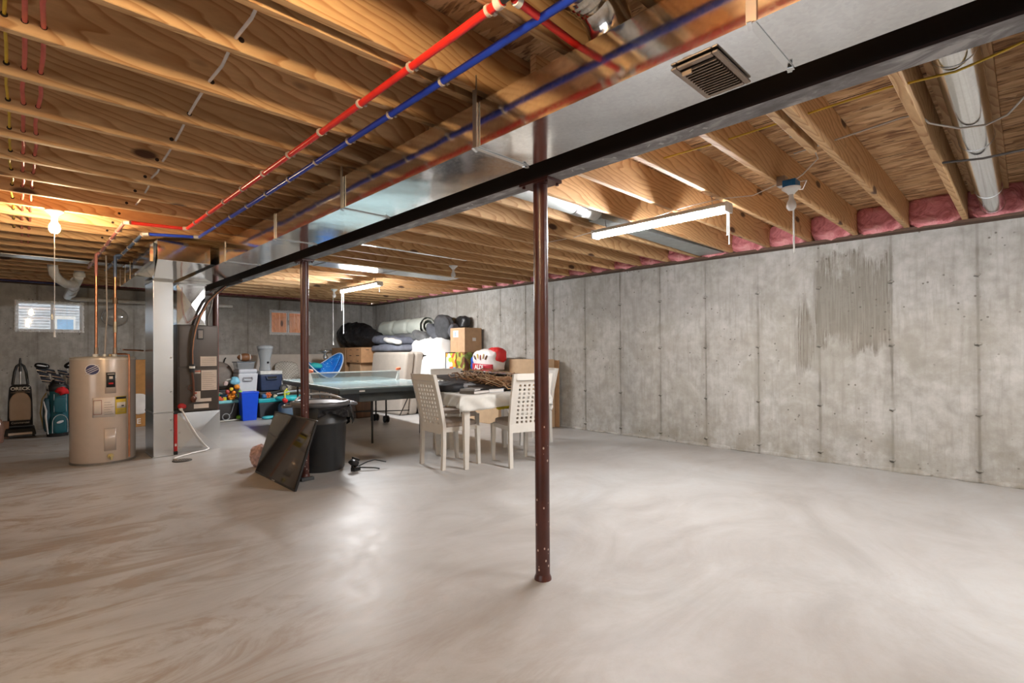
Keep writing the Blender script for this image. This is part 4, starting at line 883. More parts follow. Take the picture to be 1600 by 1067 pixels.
# carton behind the heater
t = thing('cardboard_box', 'tall orange-brown carton with pale letters, seen between water heater and duct', 'box', (1.46, 10.4, 0))
MB().box(-0.33, 0.25, -0.2, 0.2, 0, 1.10).build('carton', plain((0.42, 0.20, 0.055), 0.7), t, bevel=0.01)
text('S E', 'lettering', PAPER, t, (-0.11, -0.203, 0.09), FACE, 0.12, 0.002, bold=0.003)
MB().blob((-0.05, -0.205, 0.38), (0.10, 0.012, 0.16), 0.6, 0.03, 9, 4).build('white_label', PAPER, t)

# ------------------------------------------------------------------ leaning panel and goods along the far wall
t = thing('folding_table', 'long beige folded tabletop standing on edge against the far wall', 'table', (4.05, 10.98, 0))
MB().obox((0, 0, 0.585), (2.62, 0.05, 1.17), (R(-2), 0, 0)).build('tabletop', plain((0.64, 0.58, 0.51), 0.45, 0, 0.04), t, bevel=0.012)
MB().tube([(-1.27, -0.03, 0.80), (-1.19, -0.03, 1.08), (-1.17, -0.03, 1.11)], 0.012, 8).build('black_bracket', BLACK, t)
def tote(name, x0, x1, y0, y1, h, mat, rim, label, cat='storage box', z=0, rimh=0.05):
    t = thing(name, label, cat, ((x0+x1)/2, (y0+y1)/2, z)); a, b = (x1-x0)/2, (y1-y0)/2
    MB().hexa([(-a+0.03, -b+0.03, 0), (a-0.03, -b+0.03, 0), (a-0.03, b-0.03, 0), (-a+0.03, b-0.03, 0)], [(-a, -b, h-rimh), (a, -b, h-rimh), (a, b, h-rimh), (-a, b, h-rimh)]).build('body', mat, t, bevel=0.012)
    MB().box(-a-0.012, a+0.012, -b-0.012, b+0.012, h-rimh, h).build('rim', rim, t, bevel=0.01)
    return t
tote('storage_bin', 2.36, 2.79, 9.86, 10.30, 0.365, plain((0.055, 0.050, 0.048), 0.5), plain((0.20, 0.55, 0.60), 0.45), 'dark storage bin with pale teal rim piled with toys, right of the furnace')
tote('storage_bin', 3.14, 3.72, 9.86, 10.10, 0.35, plain((0.07, 0.075, 0.082), 0.45), TEAL, 'grey storage bin with bright teal rim right of the blue bin', rimh=0.07)
tote('storage_bin', 2.82, 3.22, 10.15, 10.55, 0.45, BLACK, BLACK, 'black storage bin under the white cooler', rimh=0.03)
tote('storage_bin', 3.25, 3.70, 10.18, 10.55, 0.455, BLACK, DKGREY, 'black storage bin under the navy cooler', rimh=0.03)
tote('storage_bin', 2.36, 2.76, 10.36, 10.80, 0.52, DKGREY, DKGREY, 'dark bin carrying the round padded seat', rimh=0.03)
t = thing('waste_bin', 'bright blue tapered waste bin on the floor right of the furnace', 'bin', (2.925, 9.76, 0))
def ring(a, b, z): return [(-a, -b, z), (a, -b, z), (a, b, z), (-a, b, z)]
m = MB(); q = [ring(0.112, 0.085, 0), ring(0.140, 0.115, 0.48), ring(0.146, 0.121, 0.48), ring(0.146, 0.121, 0.51), ring(0.134, 0.109, 0.51), ring(0.108, 0.08, 0.012)]
vs = [p for r_ in q for p in r_]; fs = [(i*4+k, i*4+(k+1) % 4, i*4+4+(k+1) % 4, i*4+4+k) for i in range(5) for k in range(4)] + [(3, 2, 1, 0), (20, 21, 22, 23)]
m._add(vs, fs).build('bin', plain((0.008, 0.08, 0.70), 0.38, 0, 0.04), t, bevel=0.006)
# white cooler with clear box and ball
t = thing('cooler', 'white cooler with a side handle behind the blue bin', 'cooler', (3.045, 10.33, 0.45))
MB().hexa([(-0.15, -0.16, 0), (0.15, -0.16, 0), (0.15, 0.17, 0), (-0.15, 0.17, 0)], [(-0.172, -0.18, 0.37), (0.172, -0.18, 0.37), (0.172, 0.18, 0.37), (-0.172, 0.18, 0.37)]).build('body', plain((0.76, 0.80, 0.86), 0.4, 0, 0.03), t, bevel=0.02)
MB().box(-0.165, 0.165, -0.175, 0.175, 0.37, 0.45).build('lid', plain((0.70, 0.73, 0.80), 0.4, 0, 0.03), t, bevel=0.03)
MB().tube([(-0.075, -0.183, 0.30), (-0.09, -0.20, 0.265), (-0.07, -0.205, 0.235), (0.05, -0.205, 0.235), (0.07, -0.20, 0.265), (0.065, -0.183, 0.30)], 0.009, 8).build('handle', plain((0.42, 0.42, 0.46), 0.4), t); MB().box(-0.07, 0.06, -0.186, -0.18, 0.27, 0.30).build('handle_recess', plain((0.30, 0.30, 0.33), 0.5), t)
t = thing('clear_box', 'clear plastic container with dark contents on the white cooler', 'container', (3.02, 10.33, 0.90))
MB().hexa([(-0.135, -0.12, 0), (0.135, -0.12, 0), (0.135, 0.12, 0), (-0.135, 0.12, 0)], [(-0.155, -0.14, 0.12), (0.155, -0.14, 0.12), (0.155, 0.14, 0.12), (-0.155, 0.14, 0.12)]).build('tub', PLASTIC_CLEAR, t, bevel=0.01)
MB().box(-0.165, 0.165, -0.15, 0.15, 0.12, 0.14).build('lid', plain((0.15, 0.17, 0.20), 0.2), t, bevel=0.006); MB().blob((0, 0, 0.075), (0.115, 0.10, 0.045), 0.7, 0.02, 14, 3).build('contents', plain((0.10, 0.11, 0.14), 0.4), t)
t = thing('football', 'brown football with white stripes on the clear container', 'ball', (3.03, 10.30, 1.118))
m = MB(); prof = [(0.078*math.sqrt(max(0, 1-(z/0.135)**2))**1.25, z) for z in [0.1349*math.sin(PI*(k/20-0.5)) for k in range(21)]]
o = MB().lathe([(r, z) for r, z in prof], n=28).build('skin', plain((0.26, 0.11, 0.045), 0.45, 0, 0.1, 30, 0.2), t); o.rotation_euler = (0, R(90), 0)
for s in (-1, 1):
    def rr(z): return 0.078*math.sqrt(max(0, 1-(z/0.135)**2))**1.25+0.0015
    o = MB().lathe([(rr(s*0.070), s*0.070), (rr(s*0.082), s*0.082), (rr(s*0.094), s*0.094)], n=28, caps=False).build('stripe', PAPER, t); o.rotation_euler = (0, R(90), 0)
# navy cooler with wheel, clear drinks dispenser on top
t = thing('cooler', 'navy blue wheeled cooler with white lid beside the white cooler', 'cooler', (3.46, 10.33, 0.455))
MB().hexa([(-0.185, -0.16, 0.02), (0.185, -0.16, 0.02), (0.185, 0.17, 0.02), (-0.185, 0.17, 0.02)], [(-0.205, -0.18, 0.33), (0.205, -0.18, 0.33), (0.205, 0.18, 0.33), (-0.205, 0.18, 0.33)]).build('body', NAVY, t, bevel=0.02)
MB().box(-0.21, 0.20, -0.185, 0.185, 0.33, 0.40).build('lid', WHITEPL, t, bevel=0.015)
MB().box(-0.09, 0.09, -0.192, -0.18, 0.235, 0.29).build('handle_recess', BLACK, t); MB().tube([(-0.10, -0.19, 0.30), (-0.085, -0.205, 0.24), (0.085, -0.205, 0.24), (0.10, -0.19, 0.30)], 0.011, 8).build('handle', NAVY, t)
wv_ = MB().disc((0.215, -0.20, 0.06), (0, 1, 0), 0.072, 0.045, 24).build('wheel', DKGREY, t); MB().disc((0.215, -0.225, 0.06), (0, 1, 0), 0.042, 0.01, 20).build('hub', plain((0.22, 0.20, 0.19), 0.4), wv_)
MB().tube([(0.205, 0.1, 0.35), (0.225, -0.05, 0.3), (0.23, -0.15, 0.12)], 0.012, 8).build('side_arm', DKGREY, t)
t = thing('drinks_dispenser', 'tall clear plastic drinks dispenser on the navy cooler', 'dispenser', (3.40, 10.33, 0.855))
MB().lathe([(0.10, 0.0), (0.105, 0.02), (0.09, 0.10), (0.095, 0.22), (0.12, 0.34), (0.135, 0.42)], n=30, caps=False).build('jar', PLASTIC_CLEAR, t, solid=0.004)
MB().lathe([(0.138, 0.42), (0.145, 0.43), (0.145, 0.47), (0.10, 0.49), (0.02, 0.495)], n=30).build('lid', plain((0.52, 0.55, 0.58), 0.25), t); MB().blob((0.02, -0.10, 0.16), (0.02, 0.03, 0.02), 0.8).build('tap', BLACK, t)
MB().lathe([(0.02, 0.02), (0.035, 0.05), (0.03, 0.36), (0.015, 0.40)], n=16).build('ice_core', PLASTIC_CLEAR, t)
# round padded seat, woven chair
t = thing('baby_bouncer', 'round grey-brown padded baby seat behind the toys', 'seat', (2.60, 10.55, 0.52))
MB().blob((0.03, 0, 0.26), (0.27, 0.13, 0.26), 0.95, 0.015, 4, 5).build('shell', plain((0.23, 0.19, 0.16), 0.8), t); MB().blob((0.06, -0.08, 0.24), (0.20, 0.09, 0.19), 0.95, 0.01, 5, 6).build('cushion', plain((0.30, 0.26, 0.23), 0.85), t)
t = thing('woven_chair', 'white woven resin garden chair behind the table tennis table', 'chair', (3.98, 10.70, 0))
def weave():
    m_ = NT('white_weave'); v_ = m_.obj((36, 36, 36)); ch = m_.n('ShaderNodeTexChecker'); m_.L(v_, ch.inputs[0]); ch.inputs['Scale'].default_value = 1
    m_.set('Base Color', m_.mix(ch.outputs['Fac'], (0.70, 0.67, 0.60), (0.44, 0.41, 0.35))); m_.set('Roughness', 0.5); m_.bump(ch.outputs['Fac'], 0.4, 0.01); return m_.m
WEAVE = weave()
def chb(u, v):
    x = (u-0.5)*0.50*(1-0.12*v**4); z = 0.42+0.60*v*(1-0.10*(2*u-1)**4); return (x, 0.14*(1-(2*u-1)**2)*0.5+0.12*v, z)
MB().grid(chb, 14, 12).build('backrest', WEAVE, t, solid=0.02)
MB().grid(lambda u, v: ((u-0.5)*0.5, -0.42+0.48*v, 0.42-0.03*math.sin(PI*v)), 6, 6).build('seat', WEAVE, t, solid=0.02)
for s in (-1, 1):
    MB().tube([(s*0.25, 0.05, 0.66), (s*0.28, -0.15, 0.66), (s*0.27, -0.38, 0.62), (s*0.26, -0.42, 0.0)], 0.018, 10).build('arm', WHITE, t)
    MB().tube([(s*0.22, 0.06, 0.42), (s*0.24, 0.12, 0.0)], 0.018, 10).build('leg', WHITE, t)
# blue children's moon chair
t = thing('moon_chair', 'bright blue round folding chair with white speckles behind the table', 'chair', (4.36, 9.82, 0))
def dots():
    m_ = NT('blue_speckled_cloth'); vo = m_.n('ShaderNodeTexVoronoi', feature='F1'); m_.L(m_.obj(), vo.inputs['Vector']); vo.inputs['Scale'].default_value = 34
    big = m_.noise(m_.obj(), 5, 2); d = m_.math('MULTIPLY', m_.ramp(vo.outputs['Distance'], [(0.22, 1.0), (0.30, 0.0)]), m_.ramp(big, [(0.48, 0.0), (0.56, 0.9)]))
    base = m_.ramp(m_.noise(m_.obj(), 4, 3), [(0.3, (0.005, 0.09, 0.55)), (0.7, (0.02, 0.30, 0.80))])
    m_.set('Base Color', m_.mix(d, base, (0.55, 0.78, 0.92))); m_.set('Roughness', 0.5); return m_.m
DOTS = dots()
def dish(u, v):
    a = 2*PI*u; r = v; x = 0.36*r*math.cos(a); y = 0.30*r*math.sin(a)
    z = 0.70 + 0.30*(r*math.cos(a))**2 + 0.12*(r*math.sin(a))**2 + (0.17 if math.cos(a) > 0 else 0.02)*r*r*abs(math.cos(a)) + 0.13*r*math.sin(a)
    return (x, y, z)
MB().grid(dish, 32, 8).build('seat', DOTS, t, solid=0.018)
MB().tube([dish(k/32, 1.0) for k in range(33)], 0.012, 8).build('rim', plain((0.55, 0.66, 0.78), 0.4), t)
MB().blob((-0.15, 0.08, 0.93), (0.13, 0.09, 0.06), 0.8, 0.02, 8, 1).build('head_pad', plain((0.03, 0.40, 0.38), 0.6), t)
for sx in (-1, 1):
    for sy in (-1, 1): MB().tube([(sx*0.22, sy*0.18, 0.78), (-sx*0.05+sx*0.22, sy*0.24, 0.0)], 0.010, 8).build('leg', DKGREY, t)
t = thing('floor_lamp', 'small chrome lamp with a flat round shade behind the blue chair', 'lamp', (4.58, 10.30, 0))
MB().lathe([(0.10, 0), (0.10, 0.015), (0.012, 0.03)], n=24).build('base', CHROME, t); MB().tube([(0, 0, 0.03), (0, 0, 1.20)], 0.010, 10).build('pole', CHROME, t)
MB().lathe([(0.05, 1.10), (0.03, 1.17), (0.13, 1.21), (0.15, 1.235), (0.09, 1.255), (0.0, 1.26)], n=28).build('shade', plain((0.62, 0.66, 0.66), 0.15, 0.9), t); MB().blob((0, -0.02, 1.10), (0.055, 0.05, 0.05)).build('globe', plain((0.7, 0.7, 0.7), 0.2, 0.8), t)

# toys: each its own thing
def toy(name, loc, col, label, shape='blob', s=0.05, cat='toy', rot=(0, 0, 0)):
    m = MB(); M_ = plain(col, 0.45)
    if shape == 'blob': m.blob((0, 0, s*0.9), (s, s*0.9, s), 0.9, s*0.35, 14, loc[0]*9)
    elif shape == 'ring': m.tube([(s*math.cos(a), 0, s+s*math.sin(a)) for a in [2*PI*k/18 for k in range(19)]], s*0.28, 8)
    elif shape == 'block': m.box(-s, s, -s, s, 0, 2*s)
    elif shape == 'flower':
        for k in range(6): m.blob((s*0.7*math.cos(k*PI/3), 0, s+s*0.7*math.sin(k*PI/3)), (s*0.42, s*0.3, s*0.42))
        m.blob((0, -0.01, s), (s*0.4, s*0.35, s*0.4))
    elif shape == 'car':
        m.hexa(ring(s, s*0.5, 0.01), ring(s, s*0.5, s*0.6)).hexa(ring(s*0.6, s*0.45, s*0.6), ring(s*0.4, s*0.4, s*1.1))
        for a in (-1, 1):
            for b in (-1, 1): m.disc((a*s*0.6, b*s*0.5, s*0.2), (0, 1, 0), s*0.25, s*0.2, 12)
    o = solo(m, name, M_, label, cat, bevel=0.004 if shape in ('block', 'car') else 0); o.location = loc; o.rotation_euler = rot; return o
Z0 = 0.365
for a in [('toy_blocks', (2.42, 9.92, Z0), (0.02, 0.50, 0.42), 'turquoise toy lump at the left of the toy pile', 'flower', 0.06), ('toy_car', (2.49, 9.90, Z0), (0.65, 0.10, 0.03), 'red and orange toy car low in the toy pile', 'car', 0.07), ('toy_block', (2.585, 9.93, Z0), (0.62, 0.50, 0.02), 'yellow toy block beside the red car', 'block', 0.028),
          ('toy_block', (2.60, 10.03, Z0), (0.03, 0.12, 0.30), 'dark blue toy block behind the yellow one', 'block', 0.05), ('toy_flower', (2.70, 9.90, Z0), (0.85, 0.30, 0.02), 'large orange toy flower at the front right of the pile', 'flower', 0.06), ('toy_frog', (2.45, 10.03, Z0), (0.02, 0.45, 0.25), 'green toy figure at the back left of the pile', 'blob', 0.08),
          ('toy_ring', (2.55, 10.13, Z0+0.0), (0.75, 0.72, 0.62), 'cream toy ring in the toy pile', 'ring', 0.06), ('toy_block', (2.70, 10.05, Z0), (0.72, 0.12, 0.02), 'orange-red toy block stacked at the back', 'block', 0.055)]: toy(*a)
t = thing('baby_gym', 'arched baby gym with hanging toys over the toy bin', 'toy', (2.62, 10.0, 0))
MB().tube([(0.235, -0.17, 0.03), (0.225, -0.17, 0.20), (0.245, -0.16, 0.38), (0.22, -0.14, 0.52), (0.17, -0.12, 0.66), (0.08, -0.10, 0.74), (0.0, -0.08, 0.72)], 0.012, 10).build('arch', plain((0.66, 0.64, 0.58), 0.4), t)
for p, c, r_ in (((0.15, -0.14, 0.60), (0.9, 0.32, 0.02), 0.042), ((0.10, -0.14, 0.50), (0.90, 0.25, 0.02), 0.038), ((0.0, -0.12, 0.52), (0.45, 0.05, 0.04), 0.035), ((0.06, -0.14, 0.56), (0.85, 0.6, 0.05), 0.03), ((0.12, -0.12, 0.70), (0.25, 0.62, 0.82), 0.075), ((-0.02, -0.10, 0.66), (0.60, 0.45, 0.42), 0.04)):
    MB().blob(p, (r_, r_*0.8, r_), 0.9, r_*0.3, 16, p[0]*7, 18, 12).build('hanging_toy', plain(c, 0.5), t)
MB().blob((0.19, -0.17, 0.46), (0.04, 0.03, 0.075), 0.9).blob((0.19, -0.17, 0.06), (0.06, 0.05, 0.035), 0.8).build('green_joint', GREEN, t)
MB().tube([(0.10, -0.18, 0.34), (0.05, -0.18, 0.15), (0.0, -0.19, 0.10)], 0.005, 6).tube([(0.055*math.cos(a)-0.04, -0.19, 0.085+0.055*math.sin(a)) for a in [2*PI*k/18 for k in range(19)]], 0.009, 8).build('grey_ring', plain((0.30, 0.32, 0.33), 0.4), t)
MB().tube([(0.22, -0.18, 0.022), (-0.10, -0.20, 0.016), (-0.2, -0.20, 0.014)], 0.012, 8).build('foot_bar', plain((0.62, 0.60, 0.55), 0.5), t)
for a in [('toy_bear', (3.32, 9.92, 0.355), (0.72, 0.16, 0.04), 'small orange toy on the teal bin rim', 'flower', 0.055), ('toy_shell', (3.24, 9.92, 0.355), (0.04, 0.16, 0.38), 'dark blue toy at the left end of the teal bin', 'blob', 0.04),
          ('toy_shell', (3.45, 9.95, 0.355), (0.72, 0.66, 0.50), 'cream toy beside the orange toy', 'blob', 0.035), ('toy_duck', (3.66, 9.95, 0.365), (0.55, 0.70, 0.05), 'yellow-green toy at the right end of the teal bin', 'flower', 0.06)]: toy(*a)
t = thing('baby_walker', 'teal baby activity seat with a red toy in front of the teal bin', 'toy', (3.60, 9.55, 0))
MB().lathe([(0.15, 0.32), (0.20, 0.33), (0.22, 0.37), (0.20, 0.40), (0.15, 0.41)], n=30, sx=1.3).build('tray', TEAL, t)
MB().blob((0.0, 0, 0.16), (0.22, 0.17, 0.16), 0.7).build('skirt', plain((0.10, 0.15, 0.22), 0.5), t); MB().lathe([(0.28, 0.0), (0.29, 0.03), (0.24, 0.05)], n=30, sx=1.2, sy=0.7).build('base', TEAL, t)
MB().blob((-0.17, -0.16, 0.34), (0.05, 0.04, 0.045), 0.9, 0.015, 14, 2).build('red_toy', RED, t); MB().tube([(-0.17, -0.16, 0.38), (-0.17, -0.14, 0.50), (-0.12, -0.12, 0.55)], 0.012, 8).build('yellow_stalk', plain((0.65, 0.60, 0.08), 0.4), t)
MB().tube([(-0.25, 0, 0.45), (0.0, -0.02, 0.49), (0.25, 0.0, 0.50)], 0.012, 8).build('grey_bar', plain((0.42, 0.45, 0.5), 0.35), t); MB().blob((0.08, -0.16, 0.36), (0.04, 0.03, 0.03)).build('white_toy', WHITE, t)
solo(MB().blob((0, 0, 0.03), (0.13, 0.07, 0.03), 0.7), 'floor_toy', plain((0.05, 0.42, 0.48), 0.4), 'flat teal toy on the floor right of the blue bin', 'toy').location = (3.24, 9.62, 0)

# ------------------------------------------------------------------ cartons, bags, bedding in the far corner
def carton(x0, x1, y0, y1, z0, z1, label, mat=CARD, marks=0, tape=True):
    t = thing('cardboard_box', label, 'box', ((x0+x1)/2, (y0+y1)/2, z0)); a, b, h = (x1-x0)/2, (y1-y0)/2, z1-z0
    MB().box(-a, a, -b, b, 0, h).build('carton', mat, t, bevel=0.006)
    if tape: MB().box(-0.025, 0.025, -b-0.001, b+0.001, h-0.0005, h+0.001).build('tape', plain((0.50, 0.38, 0.24), 0.35), t)
    for k in range(marks):
        y = -b+0.16+k*0.30; MB().box(-a-0.0015, -a, y-0.05, y+0.05, h*0.82, h*0.86).build('printed_mark', plain((0.06, 0.03, 0.02), 0.7), t); MB().box(-a-0.0015, -a, y-0.07+0.03*k, y+0.06, h*0.44, h*0.49).build('printed_mark', plain((0.06, 0.03, 0.02), 0.7), t); MB().box(-a-0.0015, -a, y-0.05, y+0.03, h*0.08, h*0.12).build('printed_mark', plain((0.06, 0.03, 0.02), 0.7), t)
        MB().box(-a+0.1+0.12*k, -a+0.17+0.12*k, -b-0.0015, -b, h*0.82, h*0.86).build('printed_mark', plain((0.06, 0.03, 0.02), 0.7), t)
    return t
carton(4.98, 5.44, 9.50, 10.15, 0.985, 1.30, 'brown carton with dark printed marks, topmost of its stack under the black bag', plain((0.50, 0.27, 0.13), 0.75), 2)
carton(5.02, 5.44, 9.62, 10.10, 0.66, 0.985, 'plain brown carton under the one with printed marks')
carton(5.00, 5.46, 9.50, 10.12, 0.33, 0.66, 'brown carton third from the top of the corner stack', CARD2)
carton(4.98, 5.46, 9.50, 10.15, 0.0, 0.33, 'brown carton on the floor at the foot of the corner stack', CARD2)
carton(5.0, 5.6, 10.25, 10.90, 0.0, 1.30, 'tall dark brown carton at the back of the far corner', CARD2)
carton(5.56, 6.04, 8.72, 9.40, 0.0, 1.19, 'tall carton behind the beige futon under the bedding', CARD2)
carton(5.56, 6.04, 9.45, 10.15, 0.0, 1.30, 'tall carton behind the corner stack', CARD)
t = thing('wicker_basket', 'dark brown woven basket on the floor under the table tennis table', 'basket', (4.50, 8.62, 0))
WK = NT('dark_wicker'); bt = WK.n('ShaderNodeTexBrick'); WK.L(WK.obj((14, 14, 14)), bt.inputs['Vector']); bt.inputs['Color1'].default_value = (0.16, 0.075, 0.035, 1); bt.inputs['Color2'].default_value = (0.10, 0.05, 0.025, 1); bt.inputs['Mortar'].default_value = (0.02, 0.01, 0.005, 1); bt.inputs['Scale'].default_value = 1.0
WK.set('Base Color', bt.outputs['Color']); WK.bump(bt.outputs['Fac'], 0.6, 0.01); WK = WK.m
MB().hexa(ring(0.15, 0.13, 0), ring(0.18, 0.16, 0.30)).build('basket', WK, t, bevel=0.02); MB().tube([(0.18, -0.16, 0.31), (-0.18, -0.16, 0.31), (-0.18, 0.16, 0.31), (0.18, 0.16, 0.31), (0.18, -0.16, 0.31)], 0.014, 8).build('rim', plain((0.24, 0.14, 0.08), 0.7), t)
# black refuse bag
GARB = NT('black_plastic_film'); GARB.set('Base Color', (0.010, 0.010, 0.012)); GARB.set('Roughness', 0.27); GARB.bump(GARB.noise(GARB.obj(), 7, 5, 0.6, 2.5), 1.0, 0.06); GARB = GARB.m
m = MB()
def gb(u, v):
    a = 2*PI*u; s = v; L_ = -0.86+1.72*s
    r = 0.30*(math.sin(PI*min(1, max(0, (s*0.93+0.04))))**0.55)*(0.50+0.62*s)
    p = Vector((0.9*r*math.cos(a), L_, 0.16+0.15*s+r*math.sin(a)))
    q = p*4; h = (0.5-abs(noise.noise(q)))*0.12+noise.noise(q*2.7)*0.025; d = Vector((math.cos(a), 0, math.sin(a))); p += d*h
    p.z = max(p.z, 0.0); return p
solo(MB().grid(gb, 40, 40), 'refuse_bag', GARB, 'big glossy black plastic bag lying on the carton stack in the corner', 'bag').location = (5.36, 10.25, 1.315)
# bedding
GREYF = plain((0.085, 0.088, 0.10), 0.9, 0, 0.25, 10, 0.25); GREYD = plain((0.055, 0.055, 0.058), 0.9, 0, 0.2, 12, 0.25); GREYP = plain((0.14, 0.15, 0.19), 0.75, 0, 0.3, 7, 0.2)
def soft(name, c, rad, mat, label, cat, e=0.5, amp=0.04, fr=5, seed=0, rot=(0, 0, 0), **k):
    o = solo(MB().blob((0, 0, 0), rad, e, amp, fr, seed, 44, 26, ridge=True), name, mat, label, cat, **k); o.location = c; o.rotation_euler = rot; return o
soft('folded_blanket', (5.50, 9.05, 1.44), (0.30, 0.56, 0.085), GREYP, 'blue-grey crumpled comforter, the upper of two on the beige futon', 'blanket', 0.5, 0.04, 5, 1, (R(3), 0, 0))
soft('folded_blanket', (5.48, 9.02, 1.28), (0.31, 0.58, 0.080), plain((0.17, 0.18, 0.22), 0.8, 0, 0.2, 7, 0.2), 'blue-grey folded comforter lying directly on the beige futon', 'blanket', 0.5, 0.03, 5, 2)
soft('white_pillow', (5.24, 8.72, 1.42), (0.09, 0.28, 0.05), WHITE, 'small white pillow tucked between the grey blankets', 'pillow', 0.7, 0.02, 5, 3, (R(8), 0, 0))
soft('grey_cover', (5.78, 8.85, 1.50), (0.26, 0.50, 0.07), plain((0.12, 0.125, 0.125), 0.9, 0, 0.2, 9, 0.2), 'grey quilted cover draped below the white roll', 'blanket', 0.5, 0.04, 5, 4)
# rolled mattress topper
t = thing('rolled_topper', 'thick pale green-white rolled mattress topper tied in three lobes', 'bedding', (5.84, 9.2, 1.70))
ROLL = plain((0.58, 0.61, 0.54), 0.8, 0, 0.06, 8, 0.15)
def rollf(u, v):
    a = 2*PI*u; y = -0.82+1.64*v; pin = 1-0.16*math.exp(-((y+0.27)/0.05)**2)-0.16*math.exp(-((y-0.30)/0.05)**2); r = 0.195*pin*(1-0.10*v)
    n_ = noise.noise(Vector((math.cos(a)*2, y*4, math.sin(a)*2)))*0.014; return ((r+n_)*math.cos(a), y, (r+n_)*math.sin(a))
MB().grid(rollf, 36, 44).build('roll', ROLL, t)
for y0 in (-0.82, 0.82):
    m = MB(); sp_ = [(max(0.01, 0.175-0.0075*k)*math.cos(k*0.55), y0, max(0.01, 0.175-0.0075*k)*math.sin(k*0.55)) for k in range(22)]
    m.tube(sp_, 0.019, 8).build('rolled_end', plain((0.50, 0.50, 0.44), 0.85), t)
for k, (c, r_, rt_, lab) in enumerate([((5.74, 7.98, 1.58), (0.13, 0.24, 0.10), (0.5, 0.1, 0), 'dark grey pillow sagging at the front of the pillow heap'), ((5.86, 7.90, 1.73), (0.12, 0.20, 0.17), (0.1, 0.2, 0), 'dark grey pillow on top of the heap, beside the white roll'), ((5.70, 7.66, 1.66), (0.10, 0.19, 0.20), (0.25, -0.2, 0.2), 'large charcoal pillow standing up on the white bedding'), ((5.78, 7.48, 1.58), (0.10, 0.10, 0.14), (-0.4, 0, 0), 'small grey pillow leaning on the tall carton'), ((5.98, 7.45, 1.74), (0.09, 0.16, 0.12), (0, 0.2, 0), 'black pillow at the back of the heap by the wall'), ((5.70, 8.35, 1.50), (0.14, 0.26, 0.09), (0.3, 0, 0), 'light grey pillow under the end of the roll')]):
    soft('grey_pillow', c, r_, [GREYF, GREYD, GREYD, GREYF, BLACK, plain((0.14, 0.14, 0.14), 0.9, 0, 0.2, 10, 0.2)][k], lab, 'pillow', 0.6, 0.03, 6, k+10, rt_, group='pillows heaped on the white bedding')
soft('white_duvet', (5.76, 8.05, 0.74), (0.28, 0.56, 0.74), plain((0.72, 0.71, 0.69), 0.75, 0, 0.03, 3, 0.1), 'large bulging white duvet standing between futon and tall carton', 'bedding', 0.45, 0.05, 3.5, 20)
# folded futon
t = thing('futon', 'beige two-part folded futon mattress standing on end behind the table tennis table', 'futon', (5.25, 8.75, 0))
FUT = plain((0.43, 0.375, 0.32), 0.85, 0, 0.05, 9, 0.15)
def slab(x0, x1, mat, nm):
    sh = 0.24; m = MB(); N = 10
    def c(y, z): return y - sh*(z/1.2) + 0.12
    for (xa, xb) in ((x0, x1),):
        m.hexa([(xa, c(-0.63, 0), 0.0), (xb, c(-0.63, 0), 0.0), (xb, c(0.63, 0), 0.0), (xa, c(0.63, 0), 0.0)], [(xa, c(-0.63, 1.2), 1.2), (xb, c(-0.63, 1.2), 1.2), (xb, c(0.63, 1.2), 1.2), (xa, c(0.63, 1.2), 1.2)])
    return m.build(nm, mat, t, bevel=0.055)
o = slab(-0.15, 0.04, FUT, 'mattress_half'); o.modifiers['bevel'].segments = 5
o = slab(0.05, 0.24, FUT, 'mattress_half'); o.modifiers['bevel'].segments = 5
m = MB().hexa([(0.245, -0.60, 0.02), (0.27, -0.60, 0.02), (0.27, 0.7, 0.02), (0.245, 0.7, 0.02)], [(0.245, -0.80, 1.14), (0.27, -0.80, 1.14), (0.27, 0.5, 1.14), (0.245, 0.5, 1.14)]).build('black_backing', BLACK, t)
# carton with label, printed boxes, shopping bag
t = carton(5.66, 6.06, 7.00, 7.42, 1.19, 1.63, 'square carton with a white label high on the pile against the wall', CARD, 0)
MB().box(-0.2015, -0.20, -0.03, 0.12, 0.27, 0.39).build('white_label', PAPER, t); MB().box(-0.2025, -0.2015, 0.03, 0.08, 0.29, 0.37).build('label_print', plain((0.30, 0.38, 0.55), 0.5), t); MB().box(-0.02, 0.06, -0.2115, -0.21, 0.20, 0.26).build('small_sticker', PAPER, t)
MB().box(-0.2015, -0.20, 0.005, 0.007, 0.0, 0.27).build('flap_line', CARD2, t)
def colourful(seed, cols):
    m_ = NT('printed_card'); vo = m_.n('ShaderNodeTexVoronoi', feature='F1'); m_.L(m_.obj((1, 1, 1), (seed, seed, 0)), vo.inputs['Vector']); vo.inputs['Scale'].default_value = 13
    sx = m_.n('ShaderNodeSeparateColor'); m_.L(vo.outputs['Color'], sx.inputs[0]); st = [(i/len(cols), c) for i, c in enumerate(cols)]
    r_ = m_.ramp(sx.outputs[0], st); m_.t.nodes[-1]; 
    for nd in m_.t.nodes:
        if nd.type == 'VALTORGB': nd.color_ramp.interpolation = 'CONSTANT'
    m_.set('Base Color', r_); m_.set('Roughness', 0.4); return m_.m
t = thing('printed_box', 'boldly coloured printed box under the carton with the white label', 'box', (5.72, 7.28, 0.86)); MB().box(-0.13, 0.30, -0.10, 0.19, 0, 0.33).build('box', colourful(1, [(0.62, 0.66, 0.50), (0.40, 0.55, 0.05), (0.80, 0.35, 0.03), (0.10, 0.30, 0.60), (0.65, 0.10, 0.05), (0.55, 0.60, 0.62), (0.70, 0.60, 0.10)]), t, bevel=0.004)
MB().box(-0.134, -0.13, -0.10, 0.19, 0.315, 0.33).box(-0.134, -0.13, 0.178, 0.19, 0, 0.33).build('dark_edge', BLACK, t)
